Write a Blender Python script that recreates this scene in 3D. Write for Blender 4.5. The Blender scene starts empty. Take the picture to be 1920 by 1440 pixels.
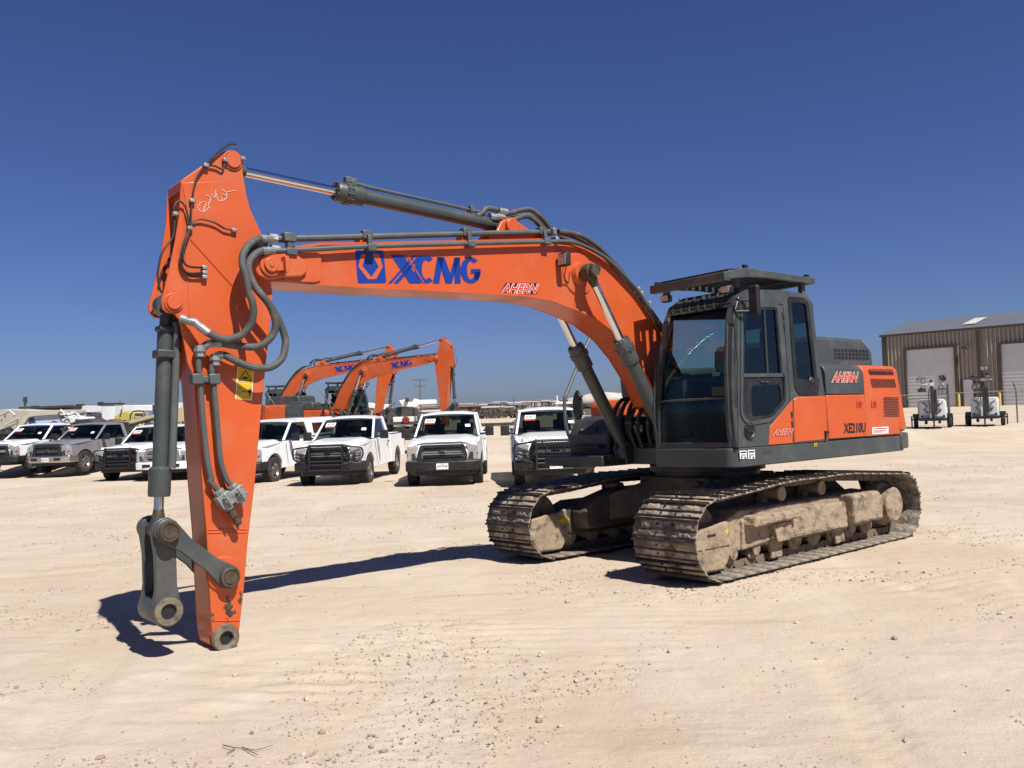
import bpy, bmesh, math, random
from mathutils import Vector, Matrix, noise
random.seed(7)
SC = bpy.context.scene; COL = SC.collection
R_ = math.radians
# ---------------------------------------------------------------- camera
FPX, EYE = 1585.0, 1.721
_p, _r = R_(1.522), R_(2.06)
_F = Vector((0, math.cos(_p), math.sin(_p))); _U0 = Vector((0, -math.sin(_p), math.cos(_p))); _R0 = Vector((1, 0, 0))
_R = _R0*math.cos(_r) - _U0*math.sin(_r); _U = _R0*math.sin(_r) + _U0*math.cos(_r)
CAMP = Vector((0, 0, EYE))
cd = bpy.data.cameras.new('camera'); cam = bpy.data.objects.new('camera', cd); COL.objects.link(cam)
cam.matrix_world = Matrix.Translation(CAMP) @ Matrix((_R, _U, -_F)).transposed().to_4x4()
cd.sensor_width = 36; cd.lens = 36*FPX/1920; cd.clip_start = .1; cd.clip_end = 6000
SC.camera = cam
# ---------------------------------------------------------------- light
A0 = R_(220.3)                                   # heading of the big excavator
SUNV = Vector((.624, -.782, 1.385)).normalized() # towards the sun: behind the photographer, to the right
sun_el = math.asin(SUNV.z); sun_az = math.atan2(SUNV.x, SUNV.y)
w = bpy.data.worlds.new('World'); SC.world = w; w.use_nodes = True
nt = w.node_tree; nt.nodes.clear()
sky = nt.nodes.new('ShaderNodeTexSky'); sky.sky_type = 'NISHITA'; sky.sun_disc = False
sky.sun_elevation = sun_el; sky.sun_rotation = sun_az; sky.altitude = 900; sky.air_density = 1.0; sky.dust_density = 1.0; sky.ozone_density = 2.2
bg = nt.nodes.new('ShaderNodeBackground'); bg.inputs[1].default_value = .06
wb = nt.nodes.new('ShaderNodeMix'); wb.data_type = 'RGBA'; wb.blend_type = 'MULTIPLY'; wb.inputs[0].default_value = 1; wb.inputs[7].default_value = (.43, .515, .84, 1)   # the camera's white balance for the clear desert sky
wo = nt.nodes.new('ShaderNodeOutputWorld'); nt.links.new(sky.outputs[0], wb.inputs[6]); nt.links.new(wb.outputs[2], bg.inputs[0]); nt.links.new(bg.outputs[0], wo.inputs[0])
sl = bpy.data.lights.new('sun', 'SUN'); sl.energy = 5.0; sl.angle = R_(.53); sl.color = (1, .965, .885)
so = bpy.data.objects.new('sun', sl); COL.objects.link(so); so.rotation_euler = SUNV.to_track_quat('Z', 'Y').to_euler(); so.location = (5, -5, 20)
SC.view_settings.view_transform = 'Standard'; SC.view_settings.look = 'None'; SC.view_settings.exposure = .55; SC.view_settings.gamma = 1
# ---------------------------------------------------------------- pixel -> plane helpers (photo is 1920 x 1440)
def ray(px, py): return _F + _R*((px-960)/FPX) - _U*((py-720)/FPX)
def W(px, py, y):
    d = ray(px, py); return CAMP + d*(y/d.y)
XD = Vector((math.cos(A0), math.sin(A0), 0)); YD = Vector((-math.sin(A0), math.cos(A0), 0))
GR = XD*.0133 + YD*.0194
_n = Vector((-GR.x, -GR.y, 1)).normalized(); _x = Vector((XD.x, XD.y, XD.dot(GR))).normalized(); _y = _n.cross(_x)
EO = Vector((2.246, 9.894, 0)); EM = Matrix((_x, _y, _n))
def LP(px, py, ax, v):
    o = EM @ (CAMP-EO); d = EM @ ray(px, py); return o + d*((v-o[ax])/d[ax])
def xz(l, y): return [(q.x, q.z) for q in (LP(a, b, 1, y) for a, b in l)]
def crop(l, ox, oy, s): return [(ox+a/s, oy+b/s) for a, b in l]
c1 = lambda l: crop(l, 240, 240, 3.4286)
c2 = lambda l: crop(l, 240, 560, 4.2357)
c3 = lambda l: crop(l, 200, 900, 4)
c4 = lambda l: crop(l, 600, 320, 3)
c5 = lambda l: crop(l, 1020, 480, 3.429)
c6 = lambda l: crop(l, 1200, 490, 3.4286)
ct = lambda l: crop(l, 1280, 840, 4)
cL = lambda l: crop(l, 0, 720, 6.4)
cS = lambda l: crop(l, 460, 600, 4.3636)
cB = lambda l: crop(l, 1620, 560, 5.143)
cM = lambda l: crop(l, 720, 700, 4.571)
def sstep(a, b, v):
    t = max(0, min(1, (v-a)/(b-a))); return t*t*(3-2*t)
def zg(x, y):
    p = GR.x*(x-EO.x) + GR.y*(y-EO.y); p = max(-.6, min(.5, p))
    k = sstep(14, 22, y); t = -.22-.018*(min(max(y, 21), 31)-21)
    p = p*(1-k)+t*k
    return p + .43*sstep(33.5, 38.5, y)+.40*sstep(46, 66, y)
# ---------------------------------------------------------------- materials
ALB = .69   # the photograph is exposed bright: base colours stay at real values and the exposure does the rest
KEEP = ('white_vinyl', 'chrome_rod', 'white_truck_paint', 'bumper_chrome', 'rig_white', 'light_tower_cabinet', 'cab_interior', 'white_roll_door')
def mat(name, c, c2=None, rough=.5, metal=0, scale=3, lo=.45, hi=.7, bump=0, bscale=40, coat=0, detail=6, dust=None, dscale=1.5, dlo=.55, dhi=.8, damt=.5, scuff=0):
    m = bpy.data.materials.new(name); m.use_nodes = True; t = m.node_tree; b = t.nodes['Principled BSDF']
    k_ = 1 if name in KEEP else ALB; c = tuple(v*k_ for v in c); c2 = c2 and tuple(v*k_ for v in c2); dust = dust and tuple(v*ALB for v in dust)
    b.inputs['Roughness'].default_value = rough; b.inputs['Metallic'].default_value = metal
    b.inputs['Base Color'].default_value = (*c, 1)
    if coat: b.inputs['Coat Weight'].default_value = coat; b.inputs['Coat Roughness'].default_value = .08
    tc = t.nodes.new('ShaderNodeTexCoord')
    def nz(sc, lo, hi, dt=6):
        n = t.nodes.new('ShaderNodeTexNoise'); n.inputs['Scale'].default_value = sc; n.inputs['Detail'].default_value = dt; n.inputs['Roughness'].default_value = .62
        t.links.new(tc.outputs['Object'], n.inputs['Vector'])
        r = t.nodes.new('ShaderNodeMapRange'); r.inputs[1].default_value = lo; r.inputs[2].default_value = hi; t.links.new(n.outputs[0], r.inputs[0]); return r.outputs[0]
    src = None
    if c2:
        mx = t.nodes.new('ShaderNodeMix'); mx.data_type = 'RGBA'; mx.inputs[6].default_value = (*c, 1); mx.inputs[7].default_value = (*c2, 1)
        t.links.new(nz(scale, lo, hi, detail), mx.inputs[0]); src = mx.outputs[2]
    if dust:
        mx = t.nodes.new('ShaderNodeMix'); mx.data_type = 'RGBA'; mx.inputs[6].default_value = (*c, 1); mx.inputs[7].default_value = (*dust, 1)
        if src: t.links.new(src, mx.inputs[6])
        mu = t.nodes.new('ShaderNodeMath'); mu.operation = 'MULTIPLY'; mu.inputs[1].default_value = damt
        f = nz(dscale, dlo, dhi, 9); t.links.new(f, mu.inputs[0]); t.links.new(mu.outputs[0], mx.inputs[0]); src = mx.outputs[2]
        ad = t.nodes.new('ShaderNodeMath'); ad.operation = 'MULTIPLY_ADD'; ad.inputs[1].default_value = .4; ad.inputs[2].default_value = rough
        t.links.new(mu.outputs[0], ad.inputs[0]); t.links.new(ad.outputs[0], b.inputs['Roughness'])
    if scuff:
        mx = t.nodes.new('ShaderNodeMix'); mx.data_type = 'RGBA'; mx.inputs[6].default_value = (*c, 1); mx.inputs[7].default_value = (c[0]*.3+.03, c[1]*.4+.02, c[2]*.5+.015, 1)
        if src: t.links.new(src, mx.inputs[6])
        m1 = t.nodes.new('ShaderNodeMath'); m1.operation = 'MULTIPLY'; t.links.new(nz(34, .66, .70, 3), m1.inputs[0]); t.links.new(nz(1.3, .5, .62, 4), m1.inputs[1])
        mu = t.nodes.new('ShaderNodeMath'); mu.operation = 'MULTIPLY'; mu.inputs[1].default_value = scuff; t.links.new(m1.outputs[0], mu.inputs[0]); t.links.new(mu.outputs[0], mx.inputs[0]); src = mx.outputs[2]
    if src: t.links.new(src, b.inputs['Base Color'])
    if bump:
        n = t.nodes.new('ShaderNodeTexNoise'); n.inputs['Scale'].default_value = bscale; n.inputs['Detail'].default_value = 5; t.links.new(tc.outputs['Object'], n.inputs['Vector'])
        bp = t.nodes.new('ShaderNodeBump'); bp.inputs['Strength'].default_value = bump; bp.inputs['Distance'].default_value = .02
        t.links.new(n.outputs[0], bp.inputs['Height']); t.links.new(bp.outputs[0], b.inputs['Normal'])
    return m
def glass(name, tint, tr=.8, gl=1.4):
    m = bpy.data.materials.new(name); m.use_nodes = True; t = m.node_tree; t.nodes.clear()
    o = t.nodes.new('ShaderNodeOutputMaterial'); mx = t.nodes.new('ShaderNodeMixShader'); tp = t.nodes.new('ShaderNodeBsdfTransparent'); g = t.nodes.new('ShaderNodeBsdfGlossy')
    fr = t.nodes.new('ShaderNodeFresnel'); ge = t.nodes.new('ShaderNodeNewGeometry'); mr_ = t.nodes.new('ShaderNodeMapRange'); mr_.inputs[3].default_value = gl; mr_.inputs[4].default_value = 1/gl; t.links.new(ge.outputs['Backfacing'], mr_.inputs[0]); t.links.new(mr_.outputs[0], fr.inputs[0]); tp.inputs[0].default_value = (*tint, 1); g.inputs['Roughness'].default_value = .015; g.inputs[0].default_value = (.9, .9, .9, 1)
    t.links.new(fr.outputs[0], mx.inputs[0]); t.links.new(tp.outputs[0], mx.inputs[1]); t.links.new(g.outputs[0], mx.inputs[2]); t.links.new(mx.outputs[0], o.inputs[0]); return m
DUST = (.42, .31, .22)
M = dict(
 orange=mat('orange_paint', (.72, .118, .021), (.66, .110, .024), .42, scale=2, coat=.15, scuff=.5, dust=(.60, .38, .24), dscale=2.5, dlo=.48, dhi=.8, damt=.24, bump=.04, bscale=14),
 grey=mat('grey_paint', (.064, .076, .076), (.084, .095, .093), .42, scuff=.4, scale=4, dust=DUST, dscale=3, dlo=.5, dhi=.85, damt=.3, bump=.06, bscale=20),
 dgrey=mat('dark_grey_paint', (.035, .04, .04), (.05, .053, .052), .5, scale=5, dust=DUST, dscale=4, dlo=.5, dhi=.9, damt=.25),
 black=mat('black_plastic', (.012, .012, .013), (.03, .03, .03), .5, scale=8, dust=DUST, dscale=5, dlo=.5, dhi=.9, damt=.15),
 hose=mat('hose_rubber', (.075, .078, .077), (.13, .125, .118), .62, scale=9, dust=DUST, dscale=9, damt=.3, bump=.3, bscale=160),
 pipe=mat('pipe_paint', (.10, .112, .112), (.14, .148, .142), .45, scale=7),
 chrome=mat('chrome_rod', (.75, .75, .76), None, .09, 1),
 steel=mat('bare_steel', (.33, .32, .31), (.16, .14, .12), .4, .9, scale=14),
 zinc=mat('zinc_fitting', (.42, .43, .42), (.22, .22, .21), .5, .5, scale=25),
 grease=mat('greasy_pin', (.13, .095, .06), (.045, .035, .028), .55, .3, scale=12, bump=.3, bscale=40),
 rim_steel=mat('worn_bore', (.30, .25, .18), (.09, .07, .05), .6, .3, scale=14, bump=.3, bscale=40),
 mud=mat('dried_mud', (.43, .325, .225), (.31, .225, .15), .95, scale=5, bump=.9, bscale=16, dust=(.06, .055, .05), dscale=8, dlo=.53, dhi=.66, damt=.75),
 shoe=mat('track_shoe_plate', (.12, .10, .08), (.56, .47, .37), .8, .1, scale=4.5, lo=.42, hi=.62, bump=.7, bscale=26),
 grouser=mat('grouser_edge', (.055, .045, .038), (.17, .14, .115), .45, .5, scale=9, lo=.45, hi=.75, bump=.3, bscale=30),
 link=mat('chain_link_steel', (.24, .175, .12), (.09, .07, .055), .85, .1, scale=9, bump=.5, bscale=30),
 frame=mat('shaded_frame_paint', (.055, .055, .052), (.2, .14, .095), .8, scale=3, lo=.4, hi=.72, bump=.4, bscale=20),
 blue=mat('blue_vinyl', (.012, .05, .33), (.014, .058, .36), .35, scale=4),
 white=mat('white_vinyl', (.78, .78, .76), None, .45),
 red=mat('red_marking', (.45, .02, .015), None, .5),
 txt=mat('dark_lettering', (.015, .016, .02), None, .5),
 yellow=mat('yellow_vinyl', (.83, .52, .01), None, .4),
 chalk=mat('chalk_mark', (.75, .68, .62), None, .9), faint=mat('faint_lettering', (.17, .18, .17), None, .6),
 glass=glass('cab_glass', (.30, .43, .40), gl=1.5), sglass=glass('side_window_glass', (.34, .38, .36), gl=1.35), shade_hose=mat('shaded_hose', (.02, .02, .02), (.04, .038, .035), .6, scale=9), tglass=glass('truck_glass', (.30, .34, .32), gl=1.38), dglass=mat('dark_tinted_glass', (.006, .008, .009), None, .06, coat=.5),
 lens=mat('lamp_lens', (.62, .62, .6), (.3, .3, .3), .15, .3, scale=40), amber=mat('amber_lens', (.50, .10, .02), None, .25),
 seat=mat('seat_cloth', (.03, .03, .033), (.05, .05, .05), .9, scale=20), inter=mat('cab_interior', (.11, .115, .125), (.07, .072, .08), .8),
 tyre=mat('tyre_rubber', (.028, .027, .026), (.085, .068, .052), .9, scale=7, lo=.42, hi=.72, bump=.4, bscale=50),
 rim=mat('wheel_rim', (.42, .41, .40), (.2, .18, .16), .35, .8, scale=12),
 wpaint=mat('white_truck_paint', (.80, .82, .84), (.74, .76, .78), .25, scale=2, coat=.5, dust=(.5, .42, .34), dscale=2, dlo=.55, dhi=.9, damt=.25),
 gpaint=mat('grey_truck_paint', (.36, .365, .385), (.31, .315, .33), .3, .2, scale=2, coat=.5),
 redf=mat('faded_red_marking', (.16, .03, .025), None, .6),
 bchrome=mat('bumper_chrome', (.62, .6, .58), (.4, .38, .36), .2, .9, scale=5),
)
MUDTEX = bpy.data.textures.new('mud_lumps', 'CLOUDS'); MUDTEX.noise_scale = .07; MUDTEX.noise_depth = 3
# ---------------------------------------------------------------- mesh helpers
class MB:
    def __init__(s): s.v = []; s.f = []; s.mi = []; s.m = 0
    def add(s, vs, fs):
        o = len(s.v); s.v += [tuple(q) for q in vs]; s.f += [tuple(o+i for i in f) for f in fs]; s.mi += [s.m]*len(fs); return s
    def box(s, c, d, rot=None):
        vs = [Vector((x*d[0]/2, y*d[1]/2, z*d[2]/2)) for x in (-1, 1) for y in (-1, 1) for z in (-1, 1)]
        if rot is not None: vs = [rot @ q for q in vs]
        c = Vector(c); return s.add([q+c for q in vs], [(0, 1, 3, 2), (4, 6, 7, 5), (0, 4, 5, 1), (2, 3, 7, 6), (0, 2, 6, 4), (1, 5, 7, 3)])
    def prism(s, poly, a, b, ax=1):
        n = len(poly)
        ar = sum(poly[i][0]*poly[(i+1) % n][1]-poly[(i+1) % n][0]*poly[i][1] for i in range(n))
        if (ar < 0): poly = list(reversed(poly))
        def mk(p, t): return (t, p[0], p[1]) if ax == 0 else ((p[0], t, p[1]) if ax == 1 else (p[0], p[1], t))
        if a > b: a, b = b, a
        vs = [mk(p, a) for p in poly] + [mk(p, b) for p in poly]
        fs = [tuple(range(n)), tuple(range(2*n-1, n-1, -1))] + [(i, n+i, n+(i+1) % n, (i+1) % n) for i in range(n)]
        if ax != 1: fs = [tuple(reversed(f)) for f in fs]
        return s.add(vs, fs)
    def tube(s, path, r, seg=10, caps=True, closed=False):
        P = [Vector(q) for q in path]; n = len(P); rr = r if isinstance(r, (list, tuple)) else [r]*n
        t0 = (P[1]-P[0]).normalized(); u = t0.orthogonal().normalized(); rings = []
        for i in range(n):
            if closed: t = (P[(i+1) % n]-P[i-1]).normalized()
            else: t = (P[min(i+1, n-1)]-P[max(i-1, 0)]).normalized()
            if t.length < 1e-6: t = t0
            u = (u - t*u.dot(t)).normalized(); v = t.cross(u)
            rings.append([P[i]+(u*math.cos(k*2*math.pi/seg)+v*math.sin(k*2*math.pi/seg))*rr[i] for k in range(seg)])
        vs = [q for g in rings for q in g]; fs = []
        for i in range(n if closed else n-1):
            j = (i+1) % n
            for k in range(seg): fs.append((i*seg+k, i*seg+(k+1) % seg, j*seg+(k+1) % seg, j*seg+k))
        if caps and not closed: fs.append(tuple(reversed(range(seg)))); fs.append(tuple((n-1)*seg+k for k in range(seg)))
        return s.add(vs, fs)
    def cyl(s, a, b, r, r2=None, seg=24): return s.tube([a, b], [r, r if r2 is None else r2], seg)
    def lathe(s, prof, seg=32, ax=1, c=(0, 0, 0)):
        # prof: (r, t) pairs, closed on the axis when r = 0
        vs = []; c = Vector(c)
        for r, t in prof:
            for k in range(seg):
                a = k*2*math.pi/seg; p = (r*math.cos(a), t, r*math.sin(a)) if ax == 1 else ((t, r*math.cos(a), r*math.sin(a)) if ax == 0 else (r*math.cos(a), r*math.sin(a), t))
                vs.append(c+Vector(p))
        fs = [(i*seg+k, i*seg+(k+1) % seg, (i+1)*seg+(k+1) % seg, (i+1)*seg+k) for i in range(len(prof)-1) for k in range(seg)]
        return s.add(vs, fs)
    def build(s, name, m, parent=None, bevel=0, smooth=27, fix=True, seg=2):
        me = bpy.data.meshes.new(name); me.from_pydata(s.v, [], s.f)
        ms = m if isinstance(m, (list, tuple)) else [m]
        for k in ms: me.materials.append(M[k] if isinstance(k, str) else k)
        if len(ms) > 1: me.polygons.foreach_set('material_index', s.mi)
        if fix:
            b = bmesh.new(); b.from_mesh(me); bmesh.ops.remove_doubles(b, verts=b.verts, dist=1e-5); bmesh.ops.recalc_face_normals(b, faces=b.faces); b.to_mesh(me); b.free()
        if smooth: me.shade_smooth(); me.set_sharp_from_angle(angle=R_(smooth))
        o = bpy.data.objects.new(name, me); COL.objects.link(o)
        if parent is not None: o.parent = parent
        if bevel:
            md = o.modifiers.new('bevel', 'BEVEL'); md.width = bevel; md.segments = seg; md.limit_method = 'ANGLE'; md.angle_limit = R_(40)
            if ms[0] == 'mud':
                t = o.modifiers.new('tri', 'TRIANGULATE'); s_ = o.modifiers.new('sub', 'SUBSURF'); s_.subdivision_type = 'SIMPLE'; s_.levels = s_.render_levels = 4
                dm = o.modifiers.new('mud', 'DISPLACE'); dm.texture = MUDTEX; dm.strength = .022; dm.mid_level = .5; dm.texture_coords = 'LOCAL'
        return o
def tag(o, label, cat, group=None, kind=None):
    if label: o['label'] = label
    if cat: o['category'] = cat
    if group: o['group'] = group
    if kind: o['kind'] = kind
    return o
def thing(name, label, cat, loc=(0, 0, 0), rz=0, group=None):
    o = bpy.data.objects.new(name, None); COL.objects.link(o); o.location = loc; o.rotation_euler = (0, 0, rz); o.empty_display_size = .2
    return tag(o, label, cat, group)
def struct(o): o['kind'] = 'structure'; return o
def kids(o): return [c for c in bpy.data.objects if c.parent == o]
def copy_tree(o, parent=None):
    ch = list(o.children)
    c = o.copy(); COL.objects.link(c)
    if parent is not None: c.parent = parent; c.matrix_parent_inverse = o.matrix_parent_inverse
    m = {o.name: c}
    for k in ch: m.update(copy_tree(k, c)[1])
    return c, m
def smoothpath(P, n=4):
    P = [Vector(q) for q in P]; out = []
    for i in range(len(P)-1):
        p0, p1, p2, p3 = P[max(i-1, 0)], P[i], P[i+1], P[min(i+2, len(P)-1)]
        for k in range(n):
            t = k/n; out.append(.5*((2*p1)+(p2-p0)*t+(2*p0-5*p1+4*p2-p3)*t*t+(3*p1-p0-3*p2+p3)*t**3))
    return out+[P[-1]]
def text_mesh(s, offset=0, shear=0):
    cu = bpy.data.curves.new('t', 'FONT'); cu.body = s; cu.offset = offset; cu.shear = shear; cu.resolution_u = 3
    o = bpy.data.objects.new('t', cu); COL.objects.link(o); bpy.context.view_layer.update()
    me = bpy.data.meshes.new_from_object(o.evaluated_get(bpy.context.evaluated_depsgraph_get()))
    vs = [v.co.copy() for v in me.vertices]; fs = [tuple(p.vertices) for p in me.polygons]
    bpy.data.objects.remove(o); bpy.data.curves.remove(cu); bpy.data.meshes.remove(me)
    x0, x1 = min(v.x for v in vs), max(v.x for v in vs); y0, y1 = min(v.y for v in vs), max(v.y for v in vs)
    return vs, fs, (x0, x1, y0, y1)
def decal_text(s, O, Xp, Yp, m, name, parent, offset=0, shear=0, lift=.003, box=None):
    """writing stretched over the parallelogram O, O->Xp, O->Yp"""
    O, Xp, Yp = Vector(O), Vector(Xp), Vector(Yp); vs, fs, b = text_mesh(s, offset, shear)
    if box: b = box
    ux, uy = Xp-O, Yp-O; n = ux.cross(uy).normalized()*lift
    mb = MB(); mb.add([O+ux*((v.x-b[0])/(b[1]-b[0]))+uy*((v.y-b[2])/(b[3]-b[2]))+n for v in vs], fs)
    return mb.build(name, m, parent, smooth=0, fix=False), b
def decal_poly(polys, O, Xp, Yp, lift=.003, mb=None):
    O, Xp, Yp = Vector(O), Vector(Xp), Vector(Yp); ux, uy = Xp-O, Yp-O; n = ux.cross(uy).normalized()*lift
    mb = mb or MB()
    for p in polys: mb.add([O+ux*a+uy*b+n for a, b in p], [tuple(range(len(p)))])
    return mb
def cutplate(mb, outer, holes, a, b, ax=1):
    """flat plate with openings, outline in the plane across axis ax, from a to b"""
    cu = bpy.data.curves.new('c', 'CURVE'); cu.dimensions = '2D'; cu.fill_mode = 'BOTH'; cu.extrude = abs(b-a)/2
    for pl in [outer]+holes:
        sp = cu.splines.new('POLY'); sp.points.add(len(pl)-1); sp.use_cyclic_u = True
        for i, p in enumerate(pl): sp.points[i].co = (p[0], p[1], 0, 1)
    o = bpy.data.objects.new('c', cu); COL.objects.link(o); bpy.context.view_layer.update()
    me = bpy.data.meshes.new_from_object(o.evaluated_get(bpy.context.evaluated_depsgraph_get())); m = (a+b)/2
    vs = [(v.co.x, m+v.co.z, v.co.y) if ax == 1 else (m+v.co.z, v.co.x, v.co.y) for v in me.vertices]
    fs = [tuple(p.vertices) for p in me.polygons]
    bpy.data.objects.remove(o); bpy.data.curves.remove(cu); bpy.data.meshes.remove(me)
    o2 = len(mb.v); mb.add(vs, fs); return mb
def rrect(x0, z0, x1, z1, r=.04, n=4):
    out = []
    for cx, cz, a in ((x1-r, z1-r, 0), (x0+r, z1-r, 90), (x0+r, z0+r, 180), (x1-r, z0+r, 270)):
        for k in range(n+1): t = R_(a+90*k/n); out.append((cx+r*math.cos(t), cz+r*math.sin(t)))
    return out
def inset(poly, d):
    n = len(poly); ar = sum(poly[i][0]*poly[(i+1) % n][1]-poly[(i+1) % n][0]*poly[i][1] for i in range(n)); s = 1 if ar > 0 else -1; out = []
    for i in range(n):
        p0, p, p1 = Vector(poly[i-1]), Vector(poly[i]), Vector(poly[(i+1) % n]); e0 = (p-p0).normalized(); e1 = (p1-p).normalized()
        n0 = Vector((-e0.y, e0.x))*s; n1 = Vector((-e1.y, e1.x))*s; m = (n0+n1)
        m = m.normalized()/max(.4, math.sqrt(max(.01, (1+n0.dot(n1))/2))); out.append(tuple(p+m*d))
    return out
def rounded(poly, r, n=5):
    out = []; N = len(poly)
    for i in range(N):
        p0, p, p1 = Vector(poly[i-1]), Vector(poly[i]), Vector(poly[(i+1) % N]); a = (p0-p); b = (p1-p); d = min(r, a.length*.45, b.length*.45)
        A = p+a.normalized()*d; B = p+b.normalized()*d
        for k in range(n+1): t = k/n; out.append(tuple(A*(1-t)**2+p*2*t*(1-t)+B*t*t))
    return out
# ================================================================ big excavator (local frame: x forward, y to its left, z up)
EX = thing('excavator', 'large orange excavator with grey cab filling the foreground', 'excavator')
EX.matrix_world = Matrix.Translation(EO) @ EM.transposed().to_4x4()
SEG = {}
def P(mb, name, m, part_of, parent=EX, **k):
    o = mb.build(name, m, parent, **k); SEG[o.name] = part_of; return o
# ---- crawler tracks
TY, TW = 1.10, .72
RC, FC, RR = (-1.82, .40), (1.78, .405), .36
def track_path():
    pts = []
    for k in range(0, 19): a = R_(-90-10*k); pts.append((RC[0]+RR*math.cos(a), RC[1]+RR*math.sin(a)))
    pts += [(-1.2, .80), (-.7, .835), (-.36, .845), (0, .838), (.42, .845), (.8, .83), (1.3, .79)]
    for k in range(0, 19): a = R_(90-10*k); pts.append((FC[0]+RR*math.cos(a), FC[1]+RR*math.sin(a)))
    return pts+[(1.5, .042), (.9, .04), (0, .04), (-.9, .04)]
TP = [Vector(q) for q in track_path()]
def resample(n):
    P_ = TP+[TP[0]]; d = [0]
    for i in range(len(P_)-1): d.append(d[-1]+(P_[i+1]-P_[i]).length)
    out = []
    for k in range(n):
        t = d[-1]*k/n; i = max(j for j in range(len(d)) if d[j] <= t); i = min(i, len(P_)-2); u = (t-d[i])/max(1e-6, d[i+1]-d[i]); out.append(P_[i].lerp(P_[i+1], u))
    return out
NS = 51
def shoe_mesh(var):
    rnd = random.Random(var); b = MB(); b.m = 0
    W2 = TW/2; pr = [(-.098, -.004), (-.098, .008), (.092, .012), (.1, .002), (.1, -.004)]
    b.prism(pr, -W2, W2, 1) if False else b.add([(x, y, z) for y in (-W2, W2) for x, z in pr], [(0, 1, 2, 3, 4), (9, 8, 7, 6, 5)]+[(i, 5+i, 5+(i+1) % 5, (i+1) % 5) for i in range(5)])
    b.m = 1
    for x, h in ((-.088, .034), (0, .024), (.07, .024)):
        pr = [(x-.011, .006), (x-.006, h), (x+.006, h), (x+.011, .006)]; b.add([(q, y, z) for y in (-W2-.003, W2+.003) for q, z in pr], [(0, 1, 2, 3), (7, 6, 5, 4)]+[(i, 4+i, 4+(i+1) % 4, (i+1) % 4) for i in range(4)])
    for y in (-.085, .085):
        for x in (-.045, .035): b.cyl((x, y, .008), (x, y, .02), .013, seg=6)
    # caked mud between the grousers
    b.m = 3
    for y0, y1 in ((-.33, -.12), (.12, .33)):
        for x0, x1 in ((-.08, -.008), (.008, .062)):
            if rnd.random() < .75:
                n = 9; vs = []
                a0 = y0+rnd.uniform(0, .06); a1 = y1-rnd.uniform(0, .06)
                for i in range(n):
                    t = i/(n-1); y = a0+(a1-a0)*t
                    for j in range(4):
                        u = j/3; e = 1 if 0 < i < n-1 and 0 < j < 3 else 0
                        vs.append((x0+(x1-x0)*u+rnd.uniform(-.003, .003), y, .010+e*rnd.uniform(.003, .016)))
                b.add(vs, [(i*4+j, i*4+j+1, (i+1)*4+j+1, (i+1)*4+j) for i in range(n-1) for j in range(3)])
    b.m = 2
    for y in (-.075, .075):
        pr = [(-.10, -.045), (-.085, -.085), (-.02, -.085), (0, -.06), (.02, -.085), (.085, -.085), (.10, -.045), (.06, -.004), (-.06, -.004)]
        n = len(pr); b.add([(q, yy, z) for yy in (y-.018, y+.018) for q, z in pr], [tuple(range(n)), tuple(range(2*n-1, n-1, -1))]+[(i, n+i, n+(i+1) % n, (i+1) % n) for i in range(n)])
    b.cyl((.095, -.1, -.055), (.095, .1, -.055), .02, seg=8)
    return b
_sh = []
for v in range(4):
    o = shoe_mesh(v).build('track_shoe', ['shoe', 'grouser', 'link', 'mud'], None, smooth=30); _sh.append(o.data); bpy.data.objects.remove(o)
for sy in (1, -1):
    tr = bpy.data.objects.new('crawler_track', None); COL.objects.link(tr); tr.parent = EX; tr.location = (0, sy*TY, 0); SEG[tr.name] = 'under'
    pts = resample(NS)
    for i, p in enumerate(pts):
        q = pts[(i+1) % NS]-pts[i-1]; t = Vector((q.x, 0, q.y)).normalized(); nrm = Vector((-q.y, 0, q.x)).normalized()
        # path runs bottom -> rear -> top, outward normal
        c = Vector((p.x, 0, p.y)); out = -nrm if (Vector((0, 0, .42))-c).dot(nrm) > 0 else nrm
        X = t; Z = out; Y = Z.cross(X)
        o = bpy.data.objects.new('track_shoe', _sh[random.randrange(4)]); COL.objects.link(o); o.parent = tr
        o.matrix_local = Matrix.Translation(c) @ Matrix((X, Y, Z)).transposed().to_4x4()
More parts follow.
